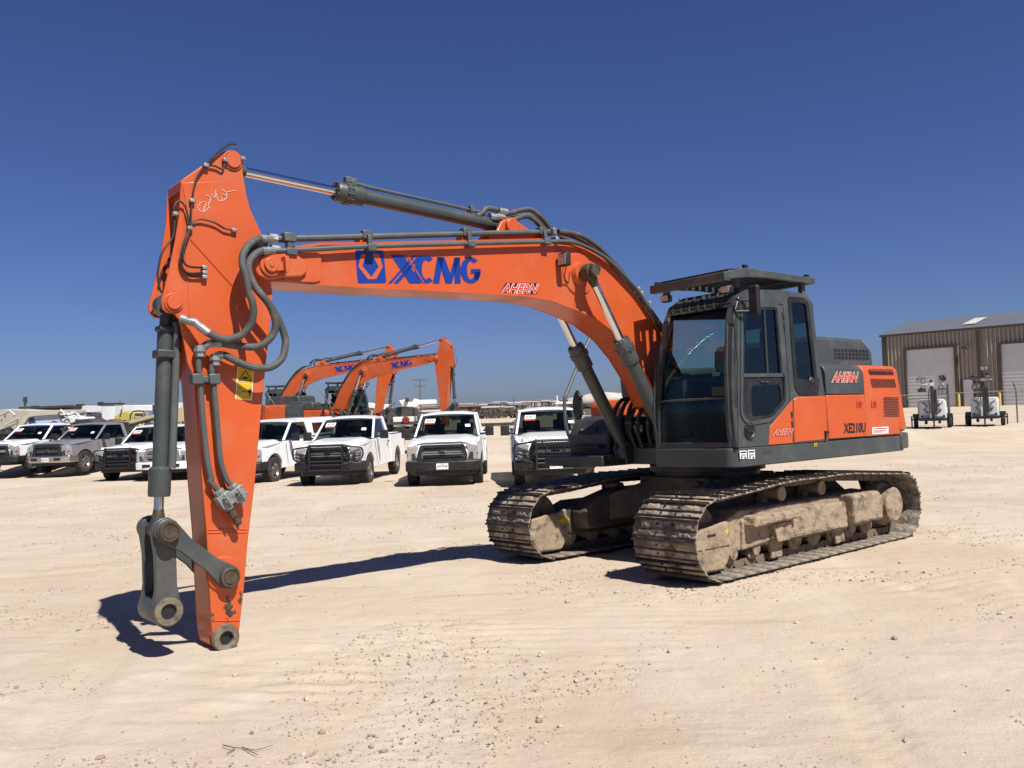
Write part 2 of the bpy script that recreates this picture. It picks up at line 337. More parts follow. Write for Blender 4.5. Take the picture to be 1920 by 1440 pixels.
# ---- track frames
def wob(mb, a):
    mb.v = [tuple(Vector(q)+noise.noise_vector(Vector(q)*9)*a) for q in mb.v]
for sy in (1, -1):
    def Y(v): return sy*v
    b = MB(); b.prism([(1.45, .52), (1.2, .60), (-1.5, .60), (-1.6, .5), (-1.55, .26), (-1.2, .22), (1.3, .22), (1.5, .28)], Y(.94), Y(1.26))
    fr = P(b, 'track_frame', 'mud' if sy > 0 else 'frame', 'under', bevel=.02)  # far frame coloured dark in place of the shade it sits in
    b = MB(); b.prism([(1.35, .50), (1.15, .64), (.8, .72), (-1.2, .72), (-1.5, .55), (-1.5, .3), (1.3, .3)], Y(.70), Y(.94)); P(b, 'shade_infill_plate', 'frame', 'under', fr, bevel=.03)  # plate added to close the bright gap, dark colour standing in for shade
    b = MB(); b.prism([(.62, .53), (-.70, .53), (-.72, .26), (-.66, .23), (.72, .24), (.76, .3)], Y(1.2), Y(1.33)); P(b, 'side_beam', 'mud', 'under', fr, bevel=.025)
    b = MB(); b.prism([(1.2, .52), (.62, .53), (.66, .26), (1.22, .22)], Y(1.2), Y(1.285)); P(b, 'side_beam', 'mud', 'under', fr, bevel=.02)
    b = MB(); b.prism([(1.15, .545), (.42, .55), (.38, .46), (1.18, .44)], Y(1.2), Y(1.42)); P(b, 'foot_step', 'mud', 'under', fr, bevel=.025)
    b = MB(); b.prism([(.78, .44), (.72, .25), (.5, .25), (.45, .44)], Y(1.24), Y(1.36)); P(b, 'step_bracket', 'mud', 'under', fr, bevel=.01)
    b = MB(); b.prism([(-.66, .60), (-1.28, .60), (-1.36, .52), (-1.34, .28), (-.70, .28)], Y(1.15), Y(1.42)); P(b, 'motor_guard', 'mud', 'under', fr, bevel=.03)
    b = MB(); b.prism([(1.95, .46), (1.42, .53), (1.38, .27), (1.46, .15), (1.52, .085), (1.86, .085), (1.99, .28)], Y(1.1), Y(1.29)); P(b, 'idler_guard', 'mud', 'under', fr, bevel=.02)
    b = MB(); b.prism([(1.95, .46), (1.42, .53), (1.38, .27), (1.46, .15), (1.52, .085), (1.86, .085), (1.99, .28)], Y(.91), Y(.95)); P(b, 'idler_guard', 'mud', 'under', fr, bevel=.02)
    b = MB(); b.box((.70, Y(1.331), .40), (.11, .004, .09)); P(b, 'beam_hole', 'txt', 'under', fr)
    b = MB(); b.box((0, Y(1.335), .275), (1.3, .03, .035)); P(b, 'beam_lip', 'mud', 'under', fr, bevel=.01)
    b = MB(); b.box((1.70, Y(1.292), .42), (.13, .004, .022)); P(b, 'guard_slot', 'black', 'under', fr)
    b = MB(); b.box((1.68, Y(1.292), .30), (.5, .004, .007)); P(b, 'guard_slot', 'black', 'under', fr)
    pl = [(1.50, .44), (1.44, .455), (1.46, .40)] if sy > 0 else [(1.56, .41), (1.48, .45), (1.48, .425), (1.40, .425), (1.40, .39), (1.48, .39), (1.48, .365)]
    b = MB(); b.prism(pl, Y(1.29) if sy > 0 else Y(.90), Y(1.294) if sy > 0 else Y(.906)); P(b, 'arrow_mark', 'yellow', 'under', fr)
    b = MB(); b.lathe([(0, Y(1.02)), (.30, Y(1.02)), (.335, Y(1.06)), (.335, Y(1.14)), (.30, Y(1.18)), (0, Y(1.18))], 36, 1, (FC[0], 0, FC[1])); P(b, 'idler_wheel', 'link', 'under', fr)
    # sprocket with teeth and hub
    b = MB(); n = 21; pr = []
    for k in range(n*4): a = 2*math.pi*k/(n*4); r = .335 if k % 4 in (1, 2) else .285; pr.append((RC[0]+r*math.cos(a), RC[1]+r*math.sin(a)))
    b.prism(pr, Y(1.07), Y(1.13)); P(b, 'sprocket', 'link', 'under', fr, bevel=.004)
    b = MB(); b.lathe([(0, Y(1.12)), (.26, Y(1.12)), (.25, Y(1.22)), (.215, Y(1.24)), (.205, Y(1.345)), (.18, Y(1.36)), (0, Y(1.36))], 36, 1, (RC[0]+.06, 0, RC[1]))
    for k in range(20): a = 2*math.pi*k/20; b.cyl((RC[0]+.06+.232*math.cos(a), Y(1.22), RC[1]+.232*math.sin(a)), (RC[0]+.06+.232*math.cos(a), Y(1.245), RC[1]+.232*math.sin(a)), .012, seg=6)
    P(b, 'final_drive', 'mud', 'under', fr)
    for k in range(8):
        x = 1.32-k*.375; b = MB(); b.lathe([(0, Y(.96)), (.06, Y(.96)), (.075, Y(.98)), (.105, Y(.985)), (.105, Y(1.01)), (.078, Y(1.02)), (.078, Y(1.18)), (.105, Y(1.19)), (.105, Y(1.215)), (.075, Y(1.22)), (.06, Y(1.26)), (0, Y(1.26))], 20, 1, (x, 0, .205)); P(b, 'track_roller', 'mud', 'under', fr)
    for x in (.42, -.36):
        b = MB(); b.lathe([(0, Y(.98)), (.06, Y(.98)), (.06, Y(1.2)), (.075, Y(1.21)), (.075, Y(1.24)), (0, Y(1.25))], 20, 1, (x, 0, .70)); b.box((x, Y(1.0), .62), (.1, .08, .1)); P(b, 'carrier_roller', 'mud', 'under', fr)
    for x in (.62, -.62):
        b = MB(); b.prism([(x-.12, .26), (x+.12, .26), (x+.09, .08), (x-.09, .08)], Y(1.24), Y(1.275)); P(b, 'track_guard', 'mud', 'under', fr, bevel=.012)
# ---- carbody and slew ring
b = MB()
for sx in (1, -1):
    for sy in (1, -1):
        b.add([(sx*.25, sy*.3, .42), (sx*.25, sy*.3, .86), (sx*.62, sy*.3, .84), (sx*.62, sy*.3, .46), (sx*.75, sy*.97, .3), (sx*.75, sy*.97, .58), (sx*1.15, sy*.97, .56), (sx*1.15, sy*.97, .3)],
              [(0, 1, 2, 3), (4, 7, 6, 5), (0, 4, 5, 1), (3, 2, 6, 7), (1, 5, 6, 2), (0, 3, 7, 4)])
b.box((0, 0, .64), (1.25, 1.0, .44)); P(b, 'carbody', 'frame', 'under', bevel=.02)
b = MB(); b.lathe([(.0, .84), (.60, .84), (.60, .90), (.66, .91), (.66, .98), (.58, .985), (.58, 1.03), (0, 1.03)], 48, 2); P(b, 'slew_ring', 'dgrey', 'under')
# ---- house deck / skirt
b = MB(); b.prism(rounded([(1.34, .36), (1.36, 1.28), (1.28, 1.36), (-2.1, 1.35), (-2.1, -1.33), (.1, -1.33), (.1, -.5), (.2, -.34), (1.0, -.34), (1.0, .3)], .04), 1.02, 1.205, 2)
P(b, 'deck_skirt', 'grey', 'house', bevel=.012)
b = MB(); b.box((.95, -.86, 1.07), (.8, .94, .12)); b.box((0.2, 0, 1.22), (1.5, .62, .04)); P(b, 'right_deck', 'dgrey', 'house', bevel=.01)
def sideplate(l, y=1.36): return xz(l, y)
# lower skirt stickers
def side_decal(px_bl, px_br, px_tl, y, m, name, parent, kind='rect', lift=.004):
    O, X, T = LP(*px_bl, 1, y), LP(*px_br, 1, y), LP(*px_tl, 1, y)
    return decal_poly([[(0, 0), (1, 0), (1, 1), (0, 1)]], O, X, T, lift).build(name, m, parent, smooth=0, fix=False), (O, X, T)
DECK = [o for o in EX.children if o.name.startswith('deck_skirt')][0]
for k, (a, b_, c) in enumerate(((c6([(640, 1270), (684, 1267), (638, 1218)])), (c6([(692, 1270), (737, 1268), (690, 1213)])))):
    o, q = side_decal(a, b_, c, 1.36, 'white', 'sticker', DECK, lift=.005)
    mb = decal_poly([[(.1, .72), (.9, .72), (.9, .88), (.1, .88)], [(.1, .5), (.8, .5), (.8, .54), (.1, .54)], [(.1, .4), (.9, .4), (.9, .44), (.1, .44)], [(.15, .1), (.35, .1), (.35, .3), (.15, .3)], [(.6, .08), (.85, .08), (.85, .25), (.6, .25)]], *q, lift=.009); mb.build('sticker_print', 'txt', DECK, smooth=0, fix=False)
o, q = side_decal(*c6([(1118, 1192), (1135, 1191), (1118, 1169)]), 1.355, 'yellow', 'sticker', DECK, lift=.005)
decal_text('5', q[0]+(q[1]-q[0])*.25, q[0]+(q[1]-q[0])*.75+(q[2]-q[0])*.0, q[0]+(q[1]-q[0])*.25+(q[2]-q[0])*.8, 'txt', 'sticker_print', DECK, lift=.009)
# ---- machinery body: panels on the left side
BX0, BX1 = -.345, -1.99
b = MB(); b.prism([(-.34, 1.21), (-.34, 2.0), (-1.99, 2.0), (-1.99, 1.21)], -1.30, 1.325); P(b, 'body_core', 'dgrey', 'house')
def panel(name, poly, m, y0, y1, parent=EX, bev=.012):
    b = MB(); b.prism(poly, y0, y1); return P(b, name, m, 'house', parent, bevel=bev)
pd = panel('side_door', [(.235, 1.225), (.235, 1.675), (.33, 1.675), (-.335, 1.685), (-.34, 1.225)][0:1]+[(.235, 1.675), (-.335, 1.685), (-.34, 1.225)], 'orange', 1.30, 1.36)
pt = panel('side_door', [(-.35, 1.225), (-.35, 1.70), (-1.175, 1.705), (-1.20, 1.225)], 'orange', 1.30, 1.36)
# body top: rounded shell over the panels, grey in front and orange behind
def topshell(name, x0, x1, zlow, m, ztop=2.055):
    prof = [(1.36, zlow), (1.36, ztop-.12), (1.345, ztop-.06), (1.30, ztop-.015), (1.22, ztop), (-1.22, ztop), (-1.30, ztop-.03), (-1.34, ztop-.12), (-1.34, 1.21)]
    inner = [(y*.97, z-.03) for y, z in reversed(prof)]; inner[0] = (inner[0][0], 1.21); inner[-1] = (inner[-1][0], zlow)
    b = MB(); n = len(prof)
    b.add([(x, y, z) for x in (x0, x1) for y, z in prof]+[(x, y, z) for x in (x0, x1) for y, z in reversed(inner)],
          [(i, i+1, n+i+1, n+i) for i in range(n-1)]+[(2*n+i, 3*n+i, 3*n+i+1, 2*n+i+1) for i in range(n-1)]+[(i, 2*n+i, 2*n+i+1, i+1) for i in range(n-1)]+[(n+i, n+i+1, 3*n+i+1, 3*n+i) for i in range(n-1)]+[(0, n, 3*n, 2*n), (n-1, 3*n-1, 4*n-1, 2*n-1)])
    return P(b, name, m, 'house', bevel=.006)
gs = topshell('upper_panel', -.345, -1.165, 1.712, 'grey')
os_ = topshell('rear_door', -1.18, -1.985, 1.225, 'orange')
# louvres
def slots(name, quad_px, nx, nz, parent, y=1.36, brick=False, wx=.6, wz=.7, slant=0, m='black'):
    O, X, T = [LP(*q, 1, y) for q in quad_px]; pl = []
    for j in range(nz):
        for i in range(nx):
            u0 = (i+(.5 if brick and j % 2 else 0))/nx; u1 = u0+wx/nx; v0 = j/nz; v1 = v0+wz/nz
            if u1 > 1.001: continue
            pl.append([(u0, v0), (u1, v0), (u1+slant, v1), (u0+slant, v1)])
    return decal_poly(pl, O, X, T, .003).build(name, m, parent, smooth=0, fix=False)
slots('louvre', c6([(1478, 732), (1635, 732), (1468, 690)]), 16, 1, os_, wz=1)
slots('louvre', c6([(1492, 812), (1650, 812), (1480, 755)]), 16, 1, os_, wz=1)
slots('mesh_vent', c6([(1566, 998), (1672, 998), (1560, 868)]), 8, 12, os_, brick=True, wx=.82, wz=.62)
slots('louvre', c6([(1118, 1062), (1160, 1062), (1112, 905)]), 1, 9, pd, wx=1, wz=.4, m='dgrey')
b = MB(); o_ = rounded(sideplate(c6([(1108, 1070), (1165, 1068), (1168, 905), (1108, 900)])), .02)
for a_, b__ in zip(o_, o_[1:]+o_[:1]): b.tube([(a_[0], 1.361, a_[1]), (b__[0], 1.361, b__[1])], .003, 4)
P(b, 'vent_rim', 'orange', 'house', pd)
for q in ([(1393, 938), (1425, 938), (1393, 895)], [(1487, 938), (1518, 938), (1487, 893)]):
    prt = pt if q[0][0] < 1450 else os_
    o, qq = side_decal(*c6(q), 1.36, 'orange', 'latch', prt, lift=.008)
    decal_poly([[(.25, .2), (.85, .2), (.85, .8), (.25, .8)]], *qq, lift=.012).build('latch_handle', 'red', prt, smooth=0, fix=False)
O = LP(*c6([(1185, 1118)])[0], 1, 1.36); b = MB(); b.box(O+Vector((0, .012, 0)), (.02, .024, .09)); b.box(O+Vector((-.03, .02, .03)), (.07, .012, .02)); P(b, 'door_stay', 'black', 'house', pd)
# lettering on the panels
def txt_px(s, bl, br, tl, y, m, name, parent, seg='house', **k):
    o, b_ = decal_text(s, LP(*bl, 1, y), LP(*br, 1, y), LP(*tl, 1, y), m, name, parent, **k); return o, b_
txt_px('XE210U', *c6([(1308, 1107), (1450, 1100), (1308, 1040)]), 1.36, 'txt', 'model_lettering', pt, offset=.035)
def ahern(bl, br, tl, y, parent, edge='txt', fill='orange'):
    _, b_ = txt_px('AHERN', bl, br, tl, y, 'txt', 'company_lettering', parent, offset=.075, shear=.25, lift=.003)
    txt_px('AHERN', bl, br, tl, y, 'white', 'company_lettering', parent, offset=.05, shear=.25, lift=.0045, box=b_)
    txt_px('AHERN', bl, br, tl, y, 'org2', 'company_lettering', parent, offset=.022, shear=.25, lift=.006, box=b_)
M['org2'] = mat('red_orange_vinyl', (.80, .06, .012), None, .45)
ahern(*c6([(1225, 782), (1400, 782), (1232, 706)]), 1.36, gs)
o, q = side_decal(*c6([(1492, 1112), (1595, 1105), (1492, 1068)]), 1.36, 'white', 'label', os_)
decal_poly([[(.05, .72), (.95, .72), (.95, .85), (.05, .85)], [(.05, .5), (.85, .5), (.85, .56), (.05, .56)], [(.05, .36), (.9, .36), (.9, .42), (.05, .42)], [(.05, .2), (.7, .2), (.7, .26), (.05, .26)]], *q, lift=.006).build('label_print', 'red', os_, smooth=0, fix=False)
# faint red marks on the skirt
for q in ([(785, 1238), (850, 1232), (790, 1218)],):
    txt_px('AHERN', *c6(q), 1.36, 'redf', 'company_lettering', DECK, shear=.25, lift=.005) if 'redf' in M else None
# counterweight: curved tail with orange shell and grey bottom
def tail(name, z0, z1, m, out=0, ytop=None):
    arc = [(-2.0, 1.36+out), (-2.2, 1.34+out), (-2.38, 1.26+out), (-2.5-out, 1.08), (-2.62-out, .7), (-2.68-out, 0), (-2.62-out, -.7), (-2.5-out, -1.08), (-2.38, -1.26), (-2.2, -1.34), (-2.0, -1.36)]
    b = MB(); b.prism(arc, z0, z1, 2)
    if ytop:
        b.v = [(x, y, z) if z < z1-.01 else (x+(.10 if x < -2.1 else 0), y*.97, z) for x, y, z in b.v]
    return b
b = tail('c', 1.245, 2.05, 'orange', ytop=1)
P(b, 'counterweight', 'orange', 'house', bevel=.07, seg=4)
b = tail('c', 1.045, 1.235, 'grey', .012); P(b, 'counterweight_base', 'grey', 'house', bevel=.02)
# engine hood on top
b = MB(); b.prism([(-.95, 2.03), (-.98, 2.36), (-1.05, 2.43), (-2.18, 2.43), (-2.42, 2.30), (-2.45, 2.03)], -.55, .86); hood = P(b, 'engine_hood', 'grey', 'house', bevel=.05, seg=4)
slots('hood_grille', c6([(1248, 628), (1476, 632), (1244, 556)]), 10, 3, hood, y=.86, wx=.72, wz=.75)
txt_px('AHERN', *c6([(1285, 664), (1470, 660), (1285, 648)]), .862, 'faint', 'faint_lettering', hood, offset=.01)
# ---- cab (built hollow, tapered towards the roof)
def taper(mb):
    out = []
    for x, y, z in mb.v:
        t = max(0, (z-1.25)/1.5); y2 = y - (.045*t if y > .86 else -.085*t*1.0) if abs(y-.86) > .02 else y
        out.append((x, y2, z))
    mb.v = out; return mb
def CP(mb, name, m, parent=None, **k): return P(taper(mb), name, m, 'house', parent or cab, **k)
side = [(1.32, 1.21), (1.33, 1.6), (1.28, 2.1), (1.20, 2.5), (1.10, 2.68), (.94, 2.76), (.27, 2.80), (-.12, 2.79), (-.23, 2.71), (-.28, 2.07), (-.34, 1.70), (-.335, 1.21)]
dwin = sideplate(c6([(680, 288), (900, 290), (922, 715), (940, 735), (940, 905), (850, 1005), (700, 1033), (660, 985), (668, 720)]))
rwin = sideplate(c6([(972, 222), (1078, 230), (1106, 265), (1156, 858), (1030, 860), (1000, 815)]))
b = MB(); cutplate(b, side, [rounded(dwin, .05), rounded(rwin, .05)], 1.335, 1.36); cab = P(taper(b), 'cab_shell', 'grey', 'house')
b = MB(); cutplate(b, side, [[(1.1, 1.9), (1.05, 2.55), (-.1, 2.62), (-.15, 1.9)]], .36, .385); CP(b, 'cab_side_wall', 'grey')
b = MB(); b.prism([(1.10, 2.68), (.94, 2.76), (.27, 2.80), (-.12, 2.79), (-.23, 2.71), (-.2, 2.68), (.3, 2.73), (.92, 2.70), (1.08, 2.63)], .385, 1.335); CP(b, 'cab_roof', 'grey', bevel=.01)
b = MB(); b.box((-.31, .86, 1.5), (.04, .95, .6)); b.box((-.27, .86, 2.6), (.04, .95, .2)); b.box((.5, .86, 1.22), (1.6, .95, .03)); CP(b, 'cab_rear_wall', 'dgrey')
# front frame: rounded surround, divider and sill following the leaning front
FRX = [(1.21, 1.32), (1.6, 1.33), (2.1, 1.28), (2.5, 1.20), (2.68, 1.10), (2.76, .94)]
def fx(z):
    for (a, x0), (b_, x1) in zip(FRX, FRX[1:]):
        if z <= b_: return x0+(x1-x0)*(z-a)/(b_-a)
    return FRX[-1][1]
b = MB(); zs = [1.21, 1.4, 1.6, 1.8, 2.0, 2.2, 2.4, 2.5, 2.6, 2.68]
for y0, y1 in ((.36, .43), (1.255, 1.36)):
    vs = [];
    for z in zs: x = fx(z); vs += [(x+.008, y0, z), (x+.008, y1, z), (x-.07, y1, z), (x-.07, y0, z)]
    n = len(zs); b.add(vs, [(i*4+k, (i+1)*4+k, (i+1)*4+(k+1) % 4, i*4+(k+1) % 4) for i in range(n-1) for k in range(4)]+[(0, 1, 2, 3), (4*n-1, 4*n-2, 4*n-3, 4*n-4)])
CP(b, 'front_pillar', 'grey', bevel=.012)
b = MB(); b.box((1.31, .86, 1.235), (.05, .86, .06)); b.box((1.325, .845, 1.69), (.03, .84, .025)); CP(b, 'front_sill', 'dgrey', bevel=.01)
def gpane(z0, z1, y0, y1, dx=-.012):
    b = MB(); zz = [z0+(z1-z0)*k/6 for k in range(7)]; b.add([(fx(z)+dx, y, z) for z in zz for y in (y0, y1)], [(2*i, 2*i+1, 2*i+3, 2*i+2) for i in range(6)]); return b
CP(gpane(1.71, 2.60, .43, 1.255), 'windshield', 'glass'); CP(gpane(1.265, 1.68, .43, 1.255), 'lower_windshield', 'glass')
# visor brow with guard slats above the windshield
b = MB(); b.add([(fx(2.58)+.012, y, 2.58) for y in (.40, 1.30)]+[(fx(2.68)+.02, y, 2.68) for y in (.40, 1.30)]+[(.97, y, 2.775) for y in (.44, 1.28)], [(0, 1, 3, 2), (2, 3, 5, 4)]); CP(b, 'roof_brow', 'dgrey')
b = MB()
for k in range(8): y = .46+k*.105; b.tube([(fx(2.60)+.016, y, 2.60), (fx(2.66)+.024, y-.006, 2.67), (1.02, y-.02, 2.765)], .0075, 6)
b.tube([(fx(2.63)+.02, .42, 2.63), (fx(2.63)+.02, 1.29, 2.63)], .008, 6)
CP(b, 'guard_slats', 'grey')
# black seals around door glass, glass, mid rail, lower door glass
def ring(name, poly, wd, y0, y1, m='black', parent=None):
    b = MB(); pr = rounded(poly, .05); cutplate(b, pr, [inset(pr, wd)], y0, y1); return CP(b, name, m, parent)
door = CP(cutplate(MB(), rounded(inset(dwin, -.035), .06), [rounded(inset(dwin, .004), .05)], 1.36, 1.372), 'cab_door', 'grey', EX)
ring('door_seal', dwin, .03, 1.335, 1.368, parent=door); ring('window_seal', rwin, .06, 1.335, 1.368)
b = MB(); pr = rounded(inset(dwin, .02), .05); b.prism(pr, 1.349, 1.353); CP(b, 'door_glass', 'glass', door)
b = MB(); pr = rounded(inset(rwin, .04), .05); b.prism(pr, 1.349, 1.353); CP(b, 'side_glass', 'glass')
q = sideplate(c6([(662, 722), (922, 718), (925, 742), (660, 745)])); b = MB(); b.prism(q, 1.345, 1.372); CP(b, 'door_rail', 'grey', door, bevel=.004)
q = sideplate(c6([(660, 745), (925, 742), (940, 905), (850, 1005), (700, 1030), (660, 985)])); qi = sideplate(c6([(725, 800), (905, 790), (918, 900), (850, 985), (725, 1000)]))
b = MB(); cutplate(b, inset(q, .01), [rounded(qi, .04)], 1.356, 1.360); CP(b, 'door_lower_panel', 'black', door)
q = sideplate(c6([(815, 290), (826, 290), (838, 715), (827, 716)])); b = MB(); b.prism(q, 1.353, 1.362); CP(b, 'window_divider', 'dgrey', door)
q = sideplate(c6([(1085, 760), (1160, 750), (1158, 858), (1030, 862), (1003, 815), (1000, 750)])); b = MB(); b.prism(q, 1.354, 1.361); CP(b, 'corner_panel', 'black')
for px, py, r in ((1112, 768, .045), (1112, 768, .03)):
    O = LP(*c6([(px, py)])[0], 1, 1.36); b = MB(); b.lathe([(0, 0), (r, 0), (r*.8, .012 if r > .04 else .02), (0, .012 if r > .04 else .02)], 20, 1, (O.x, 1.361, O.z)); CP(b, 'panel_plug', 'dgrey')
O = LP(*c6([(705, 1090)])[0], 1, 1.36); b = MB(); b.lathe([(.0, .0), (.085, .0), (.085, .012), (.07, .014), (.06, .004), (0, .004)], 28, 1, (O.x, 1.36, O.z)); b.box((O.x, 1.372, O.z), (.11, .012, .03)); CP(b, 'door_handle', 'black', door)
b = MB(); O = LP(*c6([(810, 772)])[0], 1, 1.37); b.box(O, (.14, .015, .015)); b.box(O+Vector((-.02, .012, 0)), (.05, .012, .02)); CP(b, 'inner_handle', 'steel', door)
# panel gaps: thin dark lines
b = MB()
for l in ([(940, 272), (985, 1165)], [(628, 1200), (640, 650), (612, 260)], [(715, 268), (940, 272)]):
    p_ = sideplate(c6(l))
    for a_, c_ in zip(p_, p_[1:]): b.tube([(a_[0], 1.361, a_[1]), (c_[0], 1.361, c_[1])], .0045, 4)
CP(b, 'door_gap', 'black')
for px, py in ((943, 345), (948, 415), (978, 985), (980, 1045)):
    O = LP(*c6([(px, py)])[0], 1, 1.365); b = MB(); b.cyl(O-Vector((0, 0, .03)), O+Vector((0, 0, .03)), .012, seg=10); CP(b, 'door_hinge', 'dgrey', door)
# orange lower cab panel
orp = sideplate(c6([(826, 1180), (836, 1062), (985, 890), (980, 1168)])); b = MB(); b.prism(orp, 1.345, 1.3645); lowp = CP(b, 'lower_cab_panel', 'orange', EX, bevel=.003)
orp = sideplate(c6([(990, 886), (1010, 871), (1193, 866), (1206, 1146), (992, 1166)]))
pd.data = (lambda mb: (mb.prism(orp, 1.30, 1.3665), mb.build('side_door', 'orange'))[1])(MB()).data; bpy.data.objects.remove([o for o in bpy.data.objects if o.name.startswith('side_door') and o.parent is None][0])
ahern(*c6([(848, 1125), (980, 1118), (858, 1078)]), 1.3645, lowp)
# roof guard
b = MB(); zt = 2.93
for x0, x1, z0, z1 in ((1.42, 1.30, 2.80, 2.90),): b.box((1.34, .895, 2.85), (.09, .93, .085))
b.box((-.2, .895, 2.93), (.08, .93, .06))
for y in (.45, 1.345):
    b.prism([(1.34, 2.82), (1.34, 2.90), (1.0, 2.965), (.7, 2.96), (-.24, 2.965), (-.24, 2.90), (.68, 2.89), (1.0, 2.87)], y-.02, y+.02)
g = P(b, 'roof_guard', 'grey', 'house', bevel=.008)
b = MB()
for k in range(12): x = 1.24-k*.118; z = 2.93+(.02 if k > 2 else k*.012); b.box((x, .895, z), (.07, .86, .02), Matrix.Rotation(R_(14), 3, 'Y'))
P(b, 'guard_louvre', 'dgrey', 'house', g)
for x, y in ((1.1, .42), (1.1, 1.28), (-.1, .42), (-.1, 1.28)):
    b = MB(); b.box((x, y, 2.84), (.06, .05, .12)); P(b, 'guard_bracket', 'grey', 'house', g)
for x, y, z in ((1.34, .5, 2.905), (1.02, 1.345, 2.975), (-.1, 1.345, 2.975), (-.2, .45, 2.97)):
    b = MB(); b.box((x, y, z), (.06, .03, .03)); P(b, 'guard_lug', 'black', 'house', g)
# work lamps on the roof edge
for px in ((170, 240), (560, 182)):
    O = LP(*c6([px])[0], 0, 1.28); b = MB(); b.box(O, (.07, .115, .08)); lp = P(b, 'work_lamp', 'black', 'house', bevel=.02)
    b = MB(); b.box(O+Vector((.037, 0, 0)), (.006, .095, .058)); P(b, 'lamp_lens', 'lens', 'house', lp, bevel=.002)
# mirror on the left front pillar
O = LP(*c6([(742, 250)])[0], 1, 1.46)
b = MB(); b.prism(rounded([(O.x-.02, O.z-.15), (O.x+.04, O.z-.145), (O.x+.04, O.z+.145), (O.x-.02, O.z+.145)], .025), O.y-.055, O.y+.05); mi = P(b, 'cab_mirror', 'black', 'house', bevel=.02)
b = MB(); b.tube([(1.16, 1.33, O.z+.02), (1.2, 1.38, O.z), (O.x+.04, O.y-.05, O.z)], .012, 8); b.tube([(1.2, 1.33, O.z-.1), (O.x+.02, O.y-.05, O.z-.1)], .012, 8); P(b, 'mirror_arm', 'black', 'house', mi)
# wiper, handrail on the pillar, washer bits
b = MB(); b.tube([(fx(1.95)+.02, .46, 1.95), (fx(2.45)+.02, .53, 2.45)], .008, 6); b.tube([(fx(1.5)+.02, .43, 1.5), (fx(2.2)+.02, .50, 2.2)], .01, 6); P(b, 'wiper', 'black', 'house', cab)
b = MB(); b.tube(smoothpath([(1.30, .40, 1.3), (1.35, .39, 1.4), (1.36, .40, 1.7), (1.32, .42, 2.1)]), .012, 8); P(b, 'pillar_trim', 'dgrey', 'house', cab)
b = MB(); b.tube(smoothpath([(1.335, 1.30, 1.3), (1.35, 1.30, 1.5), (1.33, 1.29, 2.0), (1.26, 1.27, 2.4)]), .014, 8); P(b, 'pillar_trim', 'dgrey', 'house', cab)
# interior
b = MB(); b.box((.15, .86, 1.62), (.5, .5, .14)); b.prism([(-.02, 1.6), (-.14, 2.25), (-.04, 2.28), (.1, 1.66)], .63, 1.09); b.prism([(-.13, 2.25), (-.16, 2.48), (-.07, 2.48), (-.05, 2.26)], .74, .98); st = P(b, 'seat', 'seat', 'house', cab, bevel=.04, seg=3)
b = MB(); b.box((.25, .58, 1.68), (.6, .12, .3)); b.box((.25, 1.13, 1.68), (.55, .12, .3)); b.box((.15, .86, 1.4), (.5, .45, .32)); P(b, 'armrest_console', 'inter', 'house', cab, bevel=.03)
b = MB(); b.prism([(1.15, 1.3), (1.2, 1.9), (1.08, 1.98), (.98, 1.3)], .46, .66); P(b, 'monitor_column', 'inter', 'house', cab, bevel=.02)
b = MB()
for y in (.76, .94): b.tube([(.95, y, 1.25), (.98, y, 1.75)], .014, 8); b.box((1.02, y, 1.30), (.2, .1, .02), Matrix.Rotation(R_(-20), 3, 'Y'))
for y in (.58, 1.13): b.tube([(.45, y, 1.8), (.5, y, 2.02)], [.012, .025], 8)
P(b, 'control_levers', 'black', 'house', cab)
b = MB(); b.box((1.24, 1.12, 1.76), (.004, .16, .09)); P(b, 'yellow_placard', 'yellow', 'house', cab)
b = MB(); b.box((1.24, 1.10, 1.93), (.004, .09, .04)); P(b, 'white_tag', 'white', 'house', cab)
# ---- right side of the house
b = MB(); b.prism([(.98, 1.0), (.98, 1.36), (.86, 1.53), (.7, 1.58), (.25, 1.58), (.25, 1.0)], -1.30, -.62); tb = P(b, 'tool_box', 'dgrey', 'house', bevel=.04, seg=3)
for y in (-1.1, -.85): b = MB(); b.cyl((.93, y, 1.42), (.96, y, 1.40), .025, seg=10); P(b, 'box_latch', 'black', 'house', tb)
b = MB(); b.box((1.02, -.95, 1.22), (.1, .5, .03)); b.box((1.0, -.95, 1.07), (.06, .4, .03)); P(b, 'boarding_step', 'black', 'house', tb, bevel=.005)
b = MB(); b.prism([(.24, 1.2), (.56, 1.2), (.56, 1.70), (.50, 1.77), (-.34, 1.79), (-.34, 1.2)], -1.32, -.75); P(b, 'fuel_tank', 'orange', 'house', bevel=.03)
b = MB(); b.prism([(.06, 1.79), (.08, 2.06), (-.02, 2.12), (-1.0, 2.16), (-1.0, 1.79)], -1.25, -.5); P(b, 'right_hood', 'grey', 'house', bevel=.04)
b = MB(); b.box((.0, -.55, 1.5), (.6, .3, .6)); b.cyl((-.1, -.45, 1.7), (-.1, -.45, 2.05), .06, seg=12); P(b, 'valve_block', 'dgrey', 'house', bevel=.02)
b = MB(); b.tube(smoothpath([LP(px, py, 1, -1.34) for px, py in c5([(310, 500), (290, 540), (240, 650), (150, 870), (132, 930), (140, 1080), (165, 1170), (200, 1260)])]), .022, 10)
P(b, 'handrail', 'pipe', 'house')
O = LP(*c5([(218, 965)])[0], 1, -1.45); b = MB(); b.lathe([(0, -.02), (.10, -.02), (.115, 0), (.10, .02), (0, .02)], 24, 0, (0, 0, 0)); b.v = [(O.x+x, O.y+y*.75, O.z+z*1.75) for x, y, z in b.v]; mr = P(b, 'round_mirror', 'black', 'house')
